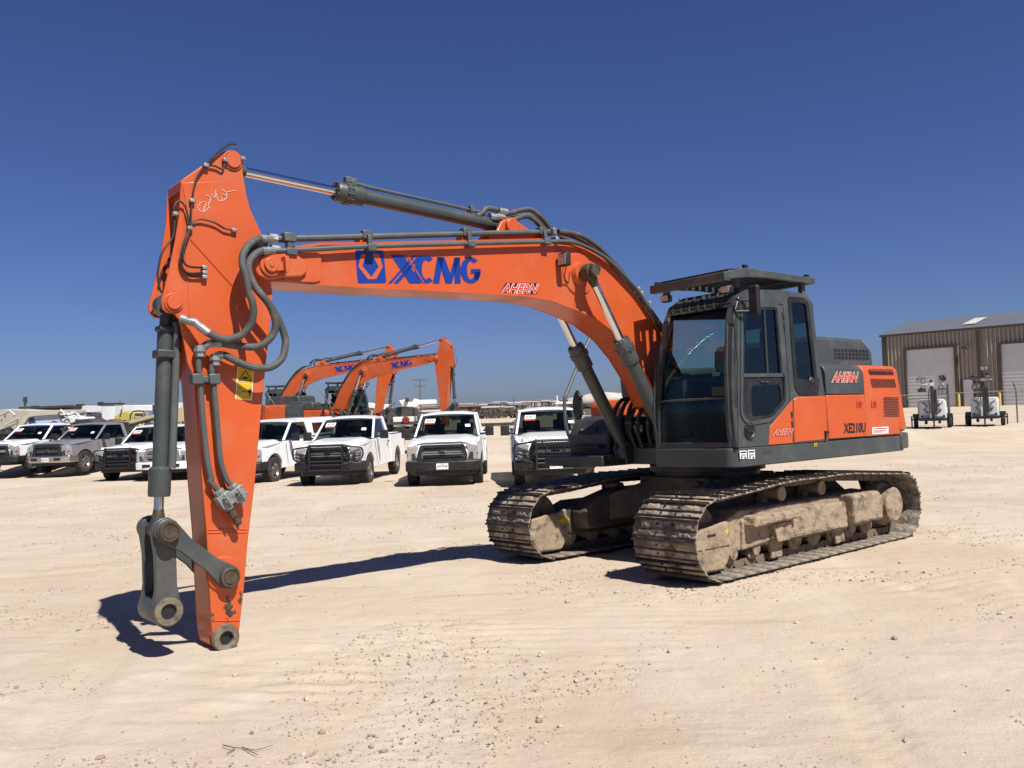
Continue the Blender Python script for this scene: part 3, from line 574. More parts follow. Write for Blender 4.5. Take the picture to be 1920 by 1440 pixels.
b = MB(); b.tube([(O.x+.02, -1.34, O.z+.12), (O.x, O.y+.02, O.z+.1)], .012, 8); b.tube([(O.x+.02, -1.34, O.z-.1), (O.x, O.y+.02, O.z-.1)], .012, 8); P(b, 'mirror_arm', 'black', 'house', mr)
# ================================================================ boom
top = [(477, 480), (490, 470), (549, 462), (600, 455), (700, 454), (833, 451), (930, 449), (1010, 447), (1067, 453), (1100, 466), (1133, 488), (1167, 524), (1200, 570), (1233, 613), (1262, 668)]
bot = [(476, 517), (500, 528), (535, 529), (575, 533), (619, 536), (700, 541), (767, 544), (867, 549), (933, 553), (983, 556), (1033, 564), (1083, 583), (1122, 601), (1160, 631), (1190, 668), (1215, 710), (1238, 760)]
TPX = xz(top, .185); BPX = xz(bot, .185)
FOOT = (.30, 1.52)
outl = TPX + [(.62, 2.0), (.30, 1.70), (.18, 1.60), (.15, 1.48), (.22, 1.36), (.36, 1.34), (.52, 1.40)] + list(reversed(BPX))
main = [p for p in outl]
b = MB(); b.prism(main, -.18, .18); boom = P(b, 'boom', 'orange', 'boom', bevel=.008)
rim = MB()
ins = inset(main, .022)
n = len(main)
for y0, y1 in ((.178, .192), (-.178, -.192)):
    s = 1 if y0 > 0 else -1
    rim.add([(x, y0, z) for x, z in main]+[(x, y1, z) for x, z in main]+[(x, y1, z) for x, z in ins]+[(x, y0, z) for x, z in ins],
            [(k*n+i, k*n+(i+1) % n, (k+1)*n+(i+1) % n, (k+1)*n+i) for k in range(3) for i in range(n)])
P(rim, 'flange_edge', 'orange', 'boom', boom, smooth=40)
# nose of the boom: thick cheek plates and bosses around the stick
nose = xz(c1([(800, 880), (815, 835), (870, 805), (940, 800), (1060, 790), (1160, 865), (1155, 930), (1120, 955), (1000, 960), (900, 975), (840, 950)]), .24)
for y0, y1 in ((.185, .235), (-.185, -.235)):
    b = MB(); b.prism(nose, y0, y1); P(b, 'nose_cheek', 'orange', 'boom', boom, bevel=.012)
nose2 = xz(c1([(1000, 800), (1240, 800), (1245, 890), (1240, 985), (1200, 995), (1000, 985)]), .2)
for y0, y1 in ((.182, .205), (-.182, -.205)):
    b = MB(); b.prism(rounded(nose2, .05), y0, y1); P(b, 'nose_plate', 'orange', 'boom', boom, bevel=.006)
NP = LP(*c1([(920, 880)])[0], 1, .25)
for s in (1, -1):
    b = MB(); b.cyl((NP.x, s*.2, NP.z), (NP.x, s*.25, NP.z), .085, seg=32); b.cyl((NP.x, s*.25, NP.z), (NP.x, s*.268, NP.z), .055, seg=28); P(b, 'boss', 'orange', 'boom', boom, bevel=.006)
b = MB(); b.prism(xz(c1([(925, 862), (1010, 855), (1015, 915), (935, 915)]), .28), .252, .266); b.cyl((NP.x, .268, NP.z), (NP.x, .274, NP.z), .02, seg=16); P(b, 'pin_keeper', 'orange', 'boom', boom, bevel=.006)
b = MB(); b.prism([(x, z) for x, z in xz(c1([(1000, 825), (1025, 825), (1030, 930), (1005, 930)]), .28)], .235, .31); P(b, 'keeper_block', 'orange', 'boom', boom, bevel=.004)
# stick cylinder lug on top of the boom
for s in (1, -1):
    b = MB(); b.prism(xz(c4([(935, 395), (985, 345), (1010, 290), (1045, 270), (1090, 280), (1170, 335), (1230, 345), (1235, 400)]), .1), s*.09, s*.125); P(b, 'cylinder_lug', 'orange', 'boom', boom, bevel=.008)
LG = LP(*c4([(1065, 315)])[0], 1, .1)
b = MB(); b.cyl((LG.x, -.16, LG.z), (LG.x, .16, LG.z), .075, seg=28); P(b, 'lug_pin', 'orange', 'boom', boom, bevel=.008)
# boom cylinder boss and pin
BP = Vector((2.12, 0, 3.0)); BP.x, BP.z = LP(1108, 508, 1, .36).x, LP(1108, 508, 1, .36).z
b = MB(); b.lathe([(0, .18), (.22, .18), (.21, .195), (.12, .20), (.10, .25), (.0, .25)], 36, 1, (BP.x, 0, BP.z)); b.lathe([(0, -.18), (.22, -.18), (.21, -.195), (.12, -.20), (.10, -.25), (.0, -.25)], 36, 1, (BP.x, 0, BP.z)); P(b, 'boss', 'orange', 'boom', boom)
b = MB(); b.cyl((BP.x, -.42, BP.z), (BP.x, .42, BP.z), .05, seg=24); b.cyl((BP.x, .40, BP.z), (BP.x, .435, BP.z), .065, seg=6); b.cyl((BP.x, -.40, BP.z), (BP.x, -.435, BP.z), .065, seg=6); P(b, 'boom_cylinder_pin', 'grease', 'boom', boom)
# work lamp on the boom
q = LP(*c4([(1375, 500)])[0], 1, .27); b = MB(); b.box((q.x, q.y, q.z), (.07, .12, .13)); wl = P(b, 'boom_lamp', 'black', 'boom', boom, bevel=.012)
b = MB(); b.box((q.x+.037, q.y, q.z), (.006, .1, .1)); P(b, 'lamp_lens', 'lens', 'boom', boom)
b = MB(); b.box((q.x-.05, .22, q.z+.07), (.03, .08, .03)); b.tube(smoothpath([(q.x-.03, .26, q.z-.06), (q.x-.04, .22, q.z-.17), (q.x-.11, .2, q.z-.2), (q.x-.13, .2, q.z-.1)]), .006, 6); P(b, 'lamp_bracket', 'black', 'boom', boom)
# ---- lettering on the boom, vinyl
def on_boom(name, m, polys, bl, br, tl, lift=.003, y=.18):
    O, X, T = LP(*bl, 1, y), LP(*br, 1, y), LP(*tl, 1, y); return decal_poly(polys, O, X, T, lift).build(name, m, boom, smooth=0, fix=False)
BL, BR, TL = c4([(212, 634), (372, 632), (196, 446)])
on_boom('emblem', 'blue', [rrect(0, 0, 1, 1, .07)], BL, BR, TL, .003)
def sub(a, b_): return a+b_
on_boom('emblem', 'orange', [[(.20, .88), (.36, .88), (.20, .52), (.06, .50)], [(.20, .52), (.06, .50), (.36, .12), (.48, .12), (.48, .18)], [(.48, .12), (.64, .12), (.92, .50), (.77, .50), (.48, .18)], [(.92, .50), (.77, .50), (.66, .70), (.82, .88)], [(.82, .88), (.66, .70), (.58, .84), (.64, .90)]], BL, BR, TL, .0055)
BL, BR, TL = c4([(383, 633), (903, 634), (383, 474)])
on_boom('brand_lettering', 'blue', [[(.025, 1), (.155, 1), (.335, 0), (.215, 0)], [(.0, 0), (.03, 0), (.285, 1), (.255, 1)], [(.05, 0), (.10, 0), (.345, 1), (.305, 1)]], BL, BR, TL, .004)
on_boom('brand_lettering', 'orange', [[(.18, 1), (.19, 1), (.37, 0), (.36, 0)]], BL, BR, TL, .006)
def cpoly(cx, cy, rx, ry, t, a0, a1, n=20):
    o_ = [(cx+rx*math.cos(R_(a0+(a1-a0)*k/n)), cy+ry*math.sin(R_(a0+(a1-a0)*k/n))) for k in range(n+1)]
    i_ = [(cx+(rx-t)*math.cos(R_(a0+(a1-a0)*k/n)), cy+(ry-t*1.9)*math.sin(R_(a0+(a1-a0)*k/n))) for k in range(n+1)]
    return [[o_[k], o_[k+1], i_[k+1], i_[k]] for k in range(n)]
C_ = cpoly(.388, .5, .122, .5, .078, 52, 308)
G_ = cpoly(.885, .5, .12, .5, .076, 48, 345)+[[(.885, .55), (1.0, .55), (1.0, .37), (.885, .37)], [(.93, .45), (1.0, .45), (.975, .12), (.93, .15)]]
M_ = [[(.462, 0), (.530, 0), (.578, .97), (.508, .97)], [(.508, .97), (.588, .97), (.650, .38), (.628, 0), (.602, 0)], [(.628, 0), (.650, .38), (.700, .97), (.762, .97), (.668, 0)], [(.700, 0), (.768, 0), (.762, .97), (.694, .97)]]
on_boom('brand_lettering', 'blue', C_+G_+M_, BL, BR, TL, .004)
_o, _x, _t = LP(*c4([(903, 634)])[0], 1, .18), LP(*c4([(383, 633)])[0], 1, .18), LP(*c4([(903, 474)])[0], 1, .18)   # same word on the right side of the boom
for v_ in (_o, _x, _t): v_.y = -.18
decal_poly([[(.025, 1), (.155, 1), (.335, 0), (.215, 0)], [(.0, 0), (.03, 0), (.285, 1), (.255, 1)], [(.05, 0), (.10, 0), (.345, 1), (.305, 1)]]+C_+G_+M_, _o, _x, _t, .004).build('brand_lettering', 'blue', boom, smooth=0, fix=False)
BL, BR, TL = c4([(1012, 692), (1222, 692), (1022, 634)])
on_boom('company_badge', 'txt', [[(0, -.08), (1, -.08), (1.05, 1.1), (.17, 1.1)]], *c4([(1008, 690), (1218, 690), (1008, 636)]), .003)
def ahern_b(bl, br, tl):
    O, X, T = LP(*bl, 1, .18), LP(*br, 1, .18), LP(*tl, 1, .18)
    _, bx = decal_text('AHERN', O, X, T, 'white', 'company_lettering', boom, offset=.06, shear=.25, lift=.005); decal_text('AHERN', O, X, T, 'org2', 'company_lettering', boom, offset=.028, shear=.25, lift=.0065, box=bx)
ahern_b(BL, BR, TL)
def btop(x):
    p_ = sorted(TPX)
    for a_, c_ in zip(p_, p_[1:]):
        if a_[0] <= x <= c_[0]: return a_[1]+(c_[1]-a_[1])*(x-a_[0])/(c_[0]-a_[0])
    return p_[0][1] if x < p_[0][0] else 9
# ---- pipes and hoses along the boom
tp = crop([(930, 713)], 240, 240, 3.4286)+c4([(0, 378), (290, 370), (830, 355), (1290, 345)])
pp = [LP(a, b_, 1, .16) for a, b_ in tp]
b = MB(); b.tube(pp, .026, 10); P(b, 'upper_pipe', 'pipe', 'boom')
lp_ = c1([(945, 790)])+c4([(0, 440), (290, 425), (830, 410), (1250, 400), (1400, 400), (1500, 430), (1620, 500), (1720, 600), (1790, 680), (1850, 770), (1920, 870)])
pp = [LP(a, b_, 1, .23) for a, b_ in lp_]
b = MB(); b.tube(smoothpath(pp, 4), .02, 10); P(b, 'lower_pipe', 'pipe', 'boom')
for l, y, r in (([(1340, 343), (1450, 350), (1560, 395), (1680, 480), (1760, 580), (1800, 640), (1860, 720), (1915, 800)], .14, .026),
                ([(1345, 350), (1440, 380), (1560, 445), (1650, 500), (1730, 590), (1790, 665), (1850, 750), (1910, 840)], .08, .02),
                ([(1340, 345), (1460, 350), (1580, 400), (1700, 490), (1780, 600), (1830, 670), (1900, 770)], -.05, .024), ([(1345, 350), (1460, 370), (1580, 430), (1700, 530), (1800, 680), (1880, 770)], -.14, .02)):
    b = MB(); pth = [LP(a, b_, 1, y) for a, b_ in c4(l)]; pth = [Vector((q.x, q.y, min(q.z, btop(q.x)+.13))) for q in pth]; pth += [Vector((.82, y, 2.27)), Vector((.62, y, 2.03)), Vector((.5, y, 1.86))]; b.tube(smoothpath(pth, 6), r, 10); P(b, 'hydraulic_hose', 'hose', 'boom')
for px, y in (((275, 400), .2), ((835, 382), .2), ((1262, 372), .2)):
    q = LP(*c4([px])[0], 1, y); b = MB(); b.box((q.x, .16, q.z+.06), (.09, .075, .075)); b.box((q.x, .23, q.z-.055), (.08, .06, .06)); b.box((q.x, .2, q.z), (.035, .05, .12)); P(b, 'pipe_clamp', 'pipe', 'boom', bevel=.008)
for px in ((1305, 345), (1320, 395), (1795, 630), (1780, 665), (1840, 735)):
    q = LP(*c4([px])[0], 1, .17); q.z = min(q.z, btop(q.x)+.12); b = MB(); b.box((q.x, q.y, q.z), (.045, .1, .07)); P(b, 'hose_fitting', 'zinc', 'boom', bevel=.01)
for px in ((930, 712), (945, 785)):
    q = LP(*c1([px])[0], 1, .2); b = MB(); b.cyl((q.x+.035, .2, q.z), (q.x-.03, .2, q.z), .042, seg=6); P(b, 'hose_fitting', 'zinc', 'boom')
q = LP(*c1([(1035, 730)])[0], 1, .2); b = MB(); b.box((q.x, .19, q.z+.03), (.1, .09, .07)); b.box((q.x, .23, q.z-.085), (.09, .055, .055)); b.box((q.x, .2, q.z-.03), (.045, .05, .10)); P(b, 'pipe_clamp', 'pipe', 'boom', bevel=.008)
# brackets welded to the boom top
for px in (228, 800, 1245):
    q = LP(*c4([(px, 400)])[0], 1, .12); b = MB(); b.box((q.x, .12, q.z), (.07, .1, .12)); P(b, 'pipe_bracket', 'orange', 'boom', boom, bevel=.004)
for l, y in (([(880, 258), (910, 240), (940, 213), (1000, 222), (1060, 240), (1130, 222), (1190, 222), (1250, 270), (1300, 335)], .03), ([(1030, 268), (1080, 278), (1150, 256), (1200, 272), (1250, 325)], .05), ([(1015, 260), (1090, 262), (1160, 250), (1215, 270), (1270, 330)], -.05)):
    b = MB(); b.tube(smoothpath([LP(a, b_, 1, y) for a, b_ in c4(l)], 5), .026, 10); P(b, 'hydraulic_hose', 'hose', 'boom')
for px in ((1025, 230), (1010, 262), (975, 262)):
    q = LP(*c4([px])[0], 1, .04); b = MB(); b.cyl(q+Vector((.05, 0, .0)), q+Vector((-.05, 0, -.0)), .036, seg=8); P(b, 'hose_fitting', 'zinc', 'boom')
# ================================================================ cylinders: barrel mesh runs along its own +X
def cylinder(name, A, B, Lb, rb, rr, seg, head=1.25, hl=.22, eye=.07, ew=.09, m='grey', bolts=True, eyem='grease'):
    """A barrel end pin, B rod end pin"""
    A, B = Vector(A), Vector(B); D = (B-A).length; b = MB()
    b.cyl((0, -ew, 0), (0, ew, 0), eye*1.25, seg=24)
    b.tube([(eye*.6, 0, 0), (.16, 0, 0), (.17, 0, 0), (Lb-hl, 0, 0)], [rb*.72, rb*.8, rb, rb], 28)
    b.tube([(Lb-hl, 0, 0), (Lb-hl+.02, 0, 0), (Lb-.015, 0, 0), (Lb, 0, 0)], [rb, rb*head, rb*head, rb*head*.93], 28)
    if bolts:
        for k in range(12): a = 2*math.pi*k/12; b.cyl((Lb-.012, rb*head*.84*math.cos(a), rb*head*.84*math.sin(a)), (Lb+.014, rb*head*.84*math.cos(a), rb*head*.84*math.sin(a)), .0085, seg=6)
        b.tube([(Lb-.115, 0, 0), (Lb-.11, 0, 0), (Lb-.085, 0, 0), (Lb-.08, 0, 0)], [rb*head, rb*head*1.09, rb*head*1.09, rb*head], 28, False)
        for k in range(12): a = 2*math.pi*(k+.5)/12; b.cyl((Lb-.13, rb*head*1.03*math.cos(a), rb*head*1.03*math.sin(a)), (Lb-.07, rb*head*1.03*math.cos(a), rb*head*1.03*math.sin(a)), .009, seg=6)
    o = b.build(name, m, EX); SEG[o.name] = seg
    X = (B-A).normalized(); Y = Vector((0, 1, 0)); Z = X.cross(Y).normalized(); o.matrix_local = Matrix.Translation(A) @ Matrix((X, Y, Z)).transposed().to_4x4()
    b = MB(); b.tube([(Lb-.3, 0, 0), (D-eye, 0, 0)], rr, 24); r = b.build('piston_rod', 'chrome', o)
    b = MB(); b.cyl((D, -ew, 0), (D, ew, 0), eye, seg=24); b.tube([(D-eye*2.2, 0, 0), (D-eye*.5, 0, 0)], [rr, eye*.8], 20); b.build('rod_eye', eyem, o, bevel=.006)
    return o
BCA = [Vector((1.02, s*.33, 1.17)) for s in (1, -1)]; BCB = [Vector((BP.x, s*.33, BP.z)) for s in (1, -1)]
for A, B in zip(BCA, BCB):
    D = (B-A).length; cylinder('boom_cylinder', A, B, D-.79, .069, .040, 'boom', head=1.32, hl=.28, eye=.075, ew=.05, m='grey')
SLX = LP(438, 300, 1, .15)
SC0 = Vector((LG.x, 0, LG.z+.02)); SC1 = Vector((SLX.x, 0, SLX.z-.02))
D = (SC1-SC0).length; sc_ = cylinder('stick_cylinder', SC0, SC1, D-.92, .060, .038, 'boom', head=1.38, hl=.26, eye=.07, ew=.06)
b = MB(); b.tube([(.22, 0, .08), (.3, 0, .095), (1.55, 0, .095), (D-1.2, 0, .10), (D-1.05, 0, .10), (D-1.0, 0, .08)], .016, 8); b.build('cylinder_pipe', 'pipe', sc_)
b = MB(); b.box((.38, 0, .10), (.05, .07, .06)); b.box((1.62, 0, .1), (.05, .07, .05)); b.box((D-1.05, 0, .115), (.1, .06, .05)); b.build('pipe_clamp', 'pipe', sc_, bevel=.006)
# ================================================================ stick
SK = dict(front=[(340, 342), (337, 400), (329, 450), (319, 500), (308, 545), (303, 562), (305, 578), (314, 586), (327, 588), (337, 600), (345, 640), (352, 680)],
          low=[(371, 720), (375, 830), (380, 907), (388, 1000), (392.5, 1090), (397.5, 1178), (401, 1200), (410, 1215), (424, 1221), (437, 1217), (446, 1203), (450, 1177)],
          back=[(457.5, 1112), (465, 1020), (479, 902), (485.5, 831), (495, 725), (503, 650), (510, 585), (512, 550), (505, 505), (491, 441), (470, 392), (463, 365), (457, 328), (454, 304), (448.5, 292), (437, 283), (421, 283), (400, 296), (345, 334)])
full = xz(SK['front']+SK['low']+SK['back'], .155)
SH = .15
stick = None
for s in (1, -1):
    b = MB(); b.prism(full, s*(SH-.022), s*SH)
    o = P(b, 'stick_cheek' if stick else 'stick', 'orange', 'stick', stick or EX, bevel=.006); stick = stick or o
inner = [p for p in xz([(346, 350), (352, 450), (354, 560), (358, 640), (371, 720)], .155)]
inner = [(6.03, 3.28), (5.99, 2.95), (5.97, 2.5), (5.99, 2.2), (6.0, 2.02)]+xz(SK['low'], .155)[1:]+xz(SK['back'], .155)[:11]+[(5.60, 3.3), (5.66, 3.38), (5.78, 3.40)]
b = MB(); b.prism(inner, -(SH-.021), SH-.021); P(b, 'stick_box', 'orange', 'stick', stick, bevel=.004)
# sloped top plate tying the cheeks
q0 = xz([(340, 338), (400, 296)], .155); b = MB(); b.prism([q0[0], q0[1], (q0[1][0]+.0, q0[1][1]-.05), (q0[0][0], q0[0][1]-.07)], -(SH-.01), SH-.01); P(b, 'top_plate', 'orange', 'stick', stick, bevel=.004)
dbl = xz(c1([(345, 352), (640, 342), (690, 375), (745, 470), (800, 560), (860, 690), (880, 800), (690, 1040), (400, 720), (375, 500)]), SH)
b = MB(); b.prism(dbl, SH, SH+.006); P(b, 'doubler_plate', 'orange', 'stick', stick, bevel=.004)
for l in (c3([(760, 372), (1055, 368)]), c3([(760, 396), (1050, 392)]), c3([(800, 1055), (1000, 1052)])):
    p_ = xz(l, SH); b = MB(); b.tube([(p_[0][0], SH, p_[0][1]), (p_[1][0], SH, p_[1][1])], .006, 6); P(b, 'weld_seam', 'orange', 'stick', stick)
for l in (c1([(345, 352), (400, 1300)]),):
    p_ = xz(l, SH); b = MB(); b.tube([(p_[0][0], SH, p_[0][1]), (p_[1][0], SH, p_[1][1])], .005, 6); P(b, 'weld_seam', 'orange', 'stick', stick)
for px, r, nm in (((438, 300), .058, 'cylinder_pin_cap'), ((327, 567), .05, 'cylinder_pin_cap')):
    q = LP(*px, 1, .17)
    for s in (1, -1): b = MB(); b.lathe([(0, s*.14), (r+.016, s*.14), (r+.016, s*.16), (r+.012, s*.163), (r+.004, s*.163), (r+.002, s*.158), (r, s*.158), (r, s*.172), (r-.005, s*.176), (0, s*.176)], 32, 1, (q.x, 0, q.z)); P(b, nm, 'orange', 'stick', stick)
TIP = LP(426, 1197, 1, .19); LKP = LP(429, 1082, 1, .2)
for s in (1, -1):
    b = MB(); b.lathe([(.048, s*.08), (.05, s*.185), (.062, s*.19), (.09, s*.188), (.097, s*.17), (.097, s*.149)], 36, 1, (TIP.x, 0, TIP.z)); s > 0 and P(b, 'tip_bushing', 'rim_steel', 'stick', stick)
b = MB(); b.cyl((TIP.x, -.12, TIP.z), (TIP.x, .09, TIP.z), .09, seg=36); P(b, 'tip_tube', 'orange', 'stick', stick)
b = MB(); b.cyl((TIP.x, .14, TIP.z), (TIP.x, .153, TIP.z), .052, seg=20); P(b, 'bore', 'txt', 'stick', stick)  # flat black disc stands in for the shade inside the open bore
b = MB(); b.lathe([(.075, .15), (.125, .15), (.115, .166), (.075, .168)], 32, 1, (LKP.x+.02, 0, LKP.z+.02)); P(b, 'link_boss', 'orange', 'stick', stick)
# scraped marks near the tip: raised weld letters and grime
def splat(b, cx, cz, r, y, seed, n=11, sx=1, sz=1.3):
    rr = random.Random(seed); pl = [(cx+sx*r*rr.uniform(.45, 1.1)*math.cos(2*math.pi*k/n), y+.0015+.0002*seed % .002, cz+sz*r*rr.uniform(.45, 1.1)*math.sin(2*math.pi*k/n)) for k in range(n)]
    b.add([(cx, y+.004, cz)]+pl, [(0, k+1, (k+1) % n+1) for k in range(n)])
b = MB()
for k, ((x, z), r) in enumerate(zip(xz(c3([(905, 880), (915, 920), (895, 955), (925, 950), (905, 985), (930, 1005), (960, 990), (905, 1050), (890, 1080), (800, 1050), (790, 1010), (1005, 850), (1000, 905)]), SH), (.014, .018, .022, .02, .022, .02, .012, .012, .01, .012, .014, .014, .02))): splat(b, x, z, r*1.1, SH, k)
P(b, 'grease_blob', 'grease', 'stick', stick, smooth=0, fix=False)
# warning sticker
O, X, T = [LP(*q, 1, SH) for q in c2([(850, 797), (982, 808), (868, 540)])]
decal_poly([[(0, 0), (1, 0), (1, 1), (0, 1)]], O, X, T, .003).build('warning_sticker', 'white', stick, smooth=0, fix=False)
decal_poly([[(.04, .02), (.96, .02), (.96, .50), (.04, .50)], [(.04, .52), (.96, .52), (.96, .98), (.04, .98)]], O, X, T, .005).build('warning_sticker', 'yellow', stick, smooth=0, fix=False)
def vbar(a, b_, w_): 
    a, b_ = Vector(a), Vector(b_); d = (b_-a).normalized(); n_ = Vector((-d.y*.5, d.x))*w_; return [tuple(a-n_), tuple(b_-n_), tuple(b_+n_), tuple(a+n_)]
pl = [vbar((.12, .60), (.5, .90), .022), vbar((.5, .90), (.88, .60), .022), vbar((.12, .60), (.88, .60), .012), [(.3, .64), (.7, .64), (.6, .72), (.35, .70)],
      [(.42, .245), (.72, .245), (.72, .26), (.42, .26)], [(.36, .252), (.46, .285), (.46, .22)], [(.70, .285), (.78, .252), (.70, .22)],
      rrect(.80, .33, .88, .37, .018), [(.74, .32), (.95, .32), (.93, .22), (.90, .22), (.90, .28), (.78, .28), (.78, .22), (.75, .22)], [(.79, .29), (.89, .29), (.88, .13), (.80, .13)],
      vbar((.1, .18), (.1, .36), .01), vbar((.26, .18), (.26, .36), .01), vbar((.1, .36), (.26, .36), .005), vbar((.1, .18), (.26, .18), .005)]
decal_poly(pl, O, X, T, .007).build('warning_print', 'txt', stick, smooth=0, fix=False)
# chalk scribble
b = MB()
for l in ([(440, 495), (455, 530), (470, 540)], [(455, 500), (465, 480), (500, 480), (480, 535), (488, 540), (520, 510)], [(498, 435), (530, 450), (515, 490), (522, 515)], [(530, 425), (555, 450), (560, 400)], [(565, 420), (575, 465), (600, 470), (600, 450)], [(600, 425), (635, 440), (610, 470)], [(600, 395), (632, 420), (625, 440)], [(635, 412), (690, 402)]):
    pts_ = smoothpath([Vector((x, SH+.008, z)) for x, z in xz(c1(l), SH)], 3); b.tube(pts_, .0028, 4)
P(b, 'chalk_scribble', 'chalk', 'stick', stick)
# rigid pipes with shut-off valves
for l1, l2, vp in (([(566, 420), (560, 540), (570, 620), (590, 900), (620, 1200), (640, 1340), (664, 1440)], [(770, 0), (850, 100)], [(845, 95), (878, 150), (915, 200)]), ([(690, 505), (665, 560), (680, 690), (700, 900), (730, 1250), (752, 1350), (785, 1440)], [(900, 0), (950, 65)], [(945, 55), (975, 105), (1010, 150)])):
    pts_ = smoothpath([LP(a, b_, 1, .205) for a, b_ in c2(l1)+c3(l2)], 4); b = MB(); b.tube(pts_, .02, 10); P(b, 'stick_pipe', 'pipe', 'stick')
    v0, v1, v2 = [LP(a, b_, 1, .22) for a, b_ in c3(vp)]; b = MB(); d = (v2-v0).normalized(); R3 = d.to_track_quat('X', 'Y').to_matrix()
    b.box(v1, (.10, .10, .10), R3); b.cyl(v0-d*.02, v0+d*.04, .04, seg=8); b.cyl(v1+d*.04, v2+d*.02, .036, seg=8); b.cyl(v1, v1+Vector((0, .085, 0)), .022, seg=8); b.box(v1+Vector((0, .085, 0)), (.11, .014, .022), R3)
    for k in range(4): b.cyl(v1+R3 @ Vector((.03*(-1)**k, .05, .03*(1 if k < 2 else -1))), v1+R3 @ Vector((.03*(-1)**k, .062, .03*(1 if k < 2 else -1))), .009, seg=6)
    P(b, 'shutoff_valve', 'zinc', 'stick', bevel=.006)
va, vb = [LP(a, b_, 1, .23) for a, b_ in c3([(930, 225), (995, 335)])]; b = MB(); b.cyl(va, va.lerp(vb, .45), .03, seg=8); b.cyl(va.lerp(vb, .4), vb, .022, seg=10); b.cyl(va.lerp(vb, .7), va.lerp(vb, .85), .03, seg=10); P(b, 'coupling', 'grease', 'stick')
q = LP(*c2([(622, 640)])[0], 1, .2); b = MB(); b.box((q.x+.07, .205, q.z), (.08, .07, .075)); b.box((q.x-.05, .205, q.z), (.08, .07, .075)); b.box((q.x, .19, q.z), (.1, .05, .05)); P(b, 'pipe_clamp', 'pipe', 'stick', bevel=.008)
for px in ((572, 405), (695, 475)):
    q = LP(*c2([px])[0], 1, .21); b = MB(); b.cyl(q-Vector((0, 0, .05)), q+Vector((0, 0, .03)), .035, seg=6); b.cyl(q-Vector((0, 0, .015)), q+Vector((0, 0, .01)), .043, seg=8); P(b, 'hose_fitting', 'zinc', 'stick')
# flexible hoses between boom, stick and bucket cylinder
HA = [LP(a, b_, 1, y) for (a, b_), y in zip(c1([(925, 712), (850, 713), (790, 738), (745, 800), (735, 870), (760, 960), (775, 1050), (800, 1120), (805, 1200), (785, 1270), (730, 1330), (660, 1355), (600, 1355), (520, 1320), (430, 1250), (340, 1225)]), [.21, .24, .29, .33, .36, .38, .39, .39, .38, .36, .34, .32, .3, .28, .24, .18])]
HB = [LP(a, b_, 1, y) for (a, b_), y in zip(c1([(935, 788), (860, 790), (800, 830), (775, 890), (790, 960), (830, 1040), (890, 1110), (930, 1180), (950, 1260), (930, 1330), (870, 1390), (800, 1408), (700, 1400), (600, 1385), (520, 1385), (480, 1415)]), [.23, .26, .30, .33, .35, .37, .38, .37, .36, .34, .32, .3, .28, .26, .24, .21])]
HC = [LP(a, b_, 1, y) for (a, b_), y in zip(c1([(880, 745), (815, 750), (770, 800), (755, 870), (790, 980), (850, 1060), (920, 1150), (975, 1250), (1010, 1350), (1008, 1420)])+c2([(1225, 470), (1170, 525), (1100, 552), (1000, 548), (900, 515), (820, 475), (760, 447), (715, 448), (695, 480)]), [.15, .2, .24, .27, .29, .31, .31, .31, .31, .31, .31, .31, .31, .3, .28, .26, .24, .22, .21])]
for H_ in (HA, HB, HC):
    b = MB(); b.tube(smoothpath(H_, 5), .027, 12); P(b, 'hydraulic_hose', 'hose', 'stick')
    b = MB(); b.tube([H_[0], H_[1]], .03, 12); P(b, 'hose_ferrule', 'zinc', 'stick')
    b = MB(); b.tube([H_[-1], H_[-2], H_[-3]], .03, 12); P(b, 'hose_ferrule', 'zinc', 'stick')
# thin grease lines
for l, ys in (([(690, 130), (697, 108), (650, 106), (580, 160), (500, 240), (440, 330), (412, 470), (398, 640), (370, 720), (345, 830), (352, 900), (400, 950), (490, 958)], .17),
              ([(620, 205), (610, 265), (560, 245), (505, 238)], .17), ([(300, 560), (298, 500), (330, 470), (370, 510), (395, 620)], .18), ([(400, 640), (430, 595), (480, 588), (560, 610), (620, 645), (680, 657)], .18),
              ([(300, 560), (288, 700), (220, 800), (192, 930), (198, 1010), (215, 1060)], .16), ([(395, 650), (352, 760), (338, 860), (380, 930), (480, 930)], .185), ([(400, 650), (365, 760), (355, 850), (390, 890), (480, 897)], .19), ([(285, 700), (290, 760), (260, 850), (220, 920), (200, 1000)], -.1)):
    b = MB(); b.tube(smoothpath([LP(a, b_, 1, ys) for a, b_ in c1(l)], 5), .0075, 6); P(b, 'grease_line', 'black', 'stick')
for px in ((500, 240), (412, 468), (398, 645), (305, 552), (490, 898), (492, 930), (492, 958), (682, 658), (625, 207), (738, 197)):
    q = LP(*c1([px])[0], 1, .17); b = MB(); b.box((q.x, q.y, q.z), (.04, .035, .028)); P(b, 'line_clip', 'zinc', 'stick', bevel=.006)
# bucket cylinder
UA = LP(327, 567, 1, .17); UB = LP(314, 996, 1, .2)
A = Vector((UA.x-.0, 0, UA.z)); B = Vector((UB.x, 0, UB.z)); D = (B-A).length
bc = cylinder('bucket_cylinder', A, B, D-.225, .053, .034, 'stick', head=1.42, hl=.21, eye=.065, ew=.05, bolts=False)
b = MB(); b.tube([(.12, .05, -.05), (.2, .052, -.064), (D-.5, .052, -.064), (D-.42, .05, -.064)], .027, 12); b.build('cylinder_pipe', 'pipe', bc)
b = MB(); b.box((.35, .01, -.01), (.06, .13, .16)); b.build('cylinder_clamp', 'dgrey', bc, bevel=.01)
b = MB(); b.box((.17, .01, -.01), (.04, .12, .14)); b.cyl((.13, .02, -.06), (.08, .12, -.12), .035, seg=8); b.build('cylinder_clamp', 'dgrey', bc, bevel=.01)
